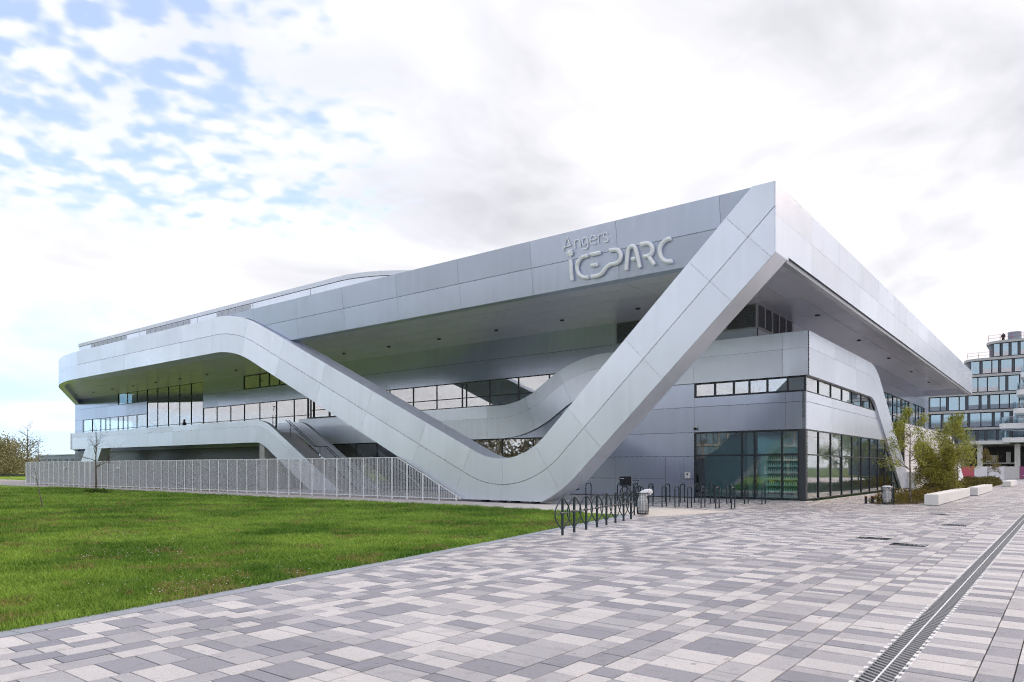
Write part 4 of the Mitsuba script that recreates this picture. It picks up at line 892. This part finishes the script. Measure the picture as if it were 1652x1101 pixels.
ho = thing('site_hoarding', 'low construction hoarding of purple and white panels in front of the apartment block', 'hoarding')
hp0, hp1 = np.array([-8.0, 78.0]), np.array([9.0, 106.0]); hd_ = (hp1 - hp0) / np.linalg.norm(hp1 - hp0)
HC = ['purple', 'hoarding_white', 'purple', 'hoarding_red', 'hoarding_white', 'hoarding_white', 'concrete', 'purple', 'purple', 'purple', 'purple']
for k, c in enumerate(HC):
    a, b_ = hp0 + hd_ * 3.0 * k, hp0 + hd_ * (3.0 * k + 2.94); q = part('panel', beam((*a, .95), (*b_, .95), 1.8, .06) if False else extr(LineString([a, b_]).buffer(.04, cap_style=2), 1.75).apply_translation([0, 0, .1]), c, ho)
    if c == 'purple' and k > 6:
        nrm = np.array([hd_[1], -hd_[0]]) * .05
        part('lettering', [extr(LineString([a + hd_ * u0 + nrm, a + hd_ * u1 + nrm]).buffer(.012, cap_style=2), .10).apply_translation([0, 0, z]) for u0, u1, z in ((.6, 2.3, .55), (.9, 1.3, 1.1), (1.5, 2.1, 1.2))], 'hoarding_white', q)

# ---------------------------------------------------------------- background left
sh_ = thing('industrial_shed', 'low blue grey industrial sheds beyond the fence at left', 'building')
for x0, y0, x1, y1, z, m in ((-262, 62, -225, 80, 5.6, 'shed_blue'), (-225, 66, -196, 80, 4.8, 'shed_blue'), (-238, 84, -200, 95, 8.6, 'shed_blue'), (-246, 84, -238, 92, 7.4, 'pale_concrete'), (-275, 60, -262, 70, 4.5, 'pale_concrete')):
    w_ = part('hall', bx(x0, y0, 0, x1, y1, z), m, sh_); part('roof', bx(x0 - .3, y0 - .3, z, x1 + .3, y1 + .3, z + .25), 'roof_grey', w_)
    for x in np.arange(x0 + 2, x1 - 3, 4.5): part('window', bx(x, y0 - .06, z - 2.4, x + 2.6, y0 + .05, z - 1.2), 'charcoal', w_)
lp = thing('lamp_post', 'tall thin grey lamp post behind the left end of the arena', 'lamp post'); part('pole', tube([(-150, 52.5, 0), (-150, 52.5, 9.0)], [.11, .06], 8), 'louvre_metal', lp, smooth=40); part('arm', tube([(-150, 52.5, 7.2), (-148.8, 52.5, 7.6)], .05, 6), 'louvre_metal', lp); part('head', bx(-149.2, 52.2, 7.55, -148.3, 52.8, 7.7), 'louvre_metal', lp)

tb = []
for _ in range(26000):
    x = rs.uniform(-330, 120); hgt = 13.5 + 4.5 * math.sin(x * .11) + 2.5 * math.sin(x * .31 + 1) + 1.5 * math.sin(x * .83)
    tb.append((x, -128 + rs.normal(0, 3) + 6 * math.sin(x * .05), rs.random() ** .75 * hgt))
tbm, tbc = leaf_mesh(np.array(tb), .75, (.045, .055, .02), (.16, .13, .06), 45, 1, .5)
tag(part('tree_belt', tbm, 'leaf', None, color=tbc), 'belt of brown and green trees across the lawn behind the camera', 'trees', kind='stuff')
# ---------------------------------------------------------------- what the glass mirrors: blocks and trees across the lawn and the plaza
m1 = apartment('white_block', 'white apartment block across the lawn, seen only in the shop window', -60, -14, -95, [0, 3.2, 6.2, 9.2, 12.2, 15.2], lambda i: -60, 61, 'white_paint', 14, 1, 'pale_concrete')
m2 = apartment('white_block', 'second white apartment block behind the camera, seen only in reflections', -6, 40, -110, [0, 3.2, 6.2, 9.2, 12.2, 15.2, 18.2], lambda i: -6, 62, 'pale_concrete', 14, 1, 'concrete')
m4 = thing('street_block', 'grey street block across the plaza on the right, seen only in reflections', 'building'); part('wall', bx(46, 5, 0, 60, 60, 13), 'pale_concrete', m4)
for z in (1.0, 4.4, 7.6, 10.6):
    for y in np.arange(7, 58, 3.4): part('window', bx(45.93, y, z, 46.05, y + 2.1, z + 1.7), 'charcoal', m4)
h2 = thing('plaza_hoarding', 'purple site hoarding across the plaza, mirrored in the right shopfront', 'hoarding')
for k in range(9): part('panel', bx(30, 26 + 3 * k, .1, 30.08, 28.95 + 3 * k, 2.0), ['purple', 'purple', 'hoarding_red', 'hoarding_white'][k % 4], h2)
cn = thing('market_canopy', 'blue cloth canopy across the plaza, mirrored in the right shopfront', 'canopy'); part('cloth', trimesh.creation.cone(3.2, 1.3, sections=4).apply_translation([24, 12, 2.4]), 'blue_cloth', cn); part('poles', [tube([(24 + a, 12 + b, 0), (24 + a, 12 + b, 2.5)], .04, 6) for a in (-2, 2) for b in (-2, 2)], 'charcoal', cn)
for i, (x, y, h) in enumerate(((26, 17, 7), (30, 22, 8), (23, 6, 6.5), (-30, -70, 9), (-18, -74, 8), (-6, -70, 8.5), (4, -74, 8))):
    tree('mirrored_tree', f'{ORD[i]} leafy tree seen only in the window reflections', 'tree', (x, y, 0), h, 1.8, .12, 70 + i, {**OLIVE, 'size': .16, 'per': 4, 'jit': .3}, spread=.8, n_main=11, up=.6, levels=3, group='trees seen only in reflections')
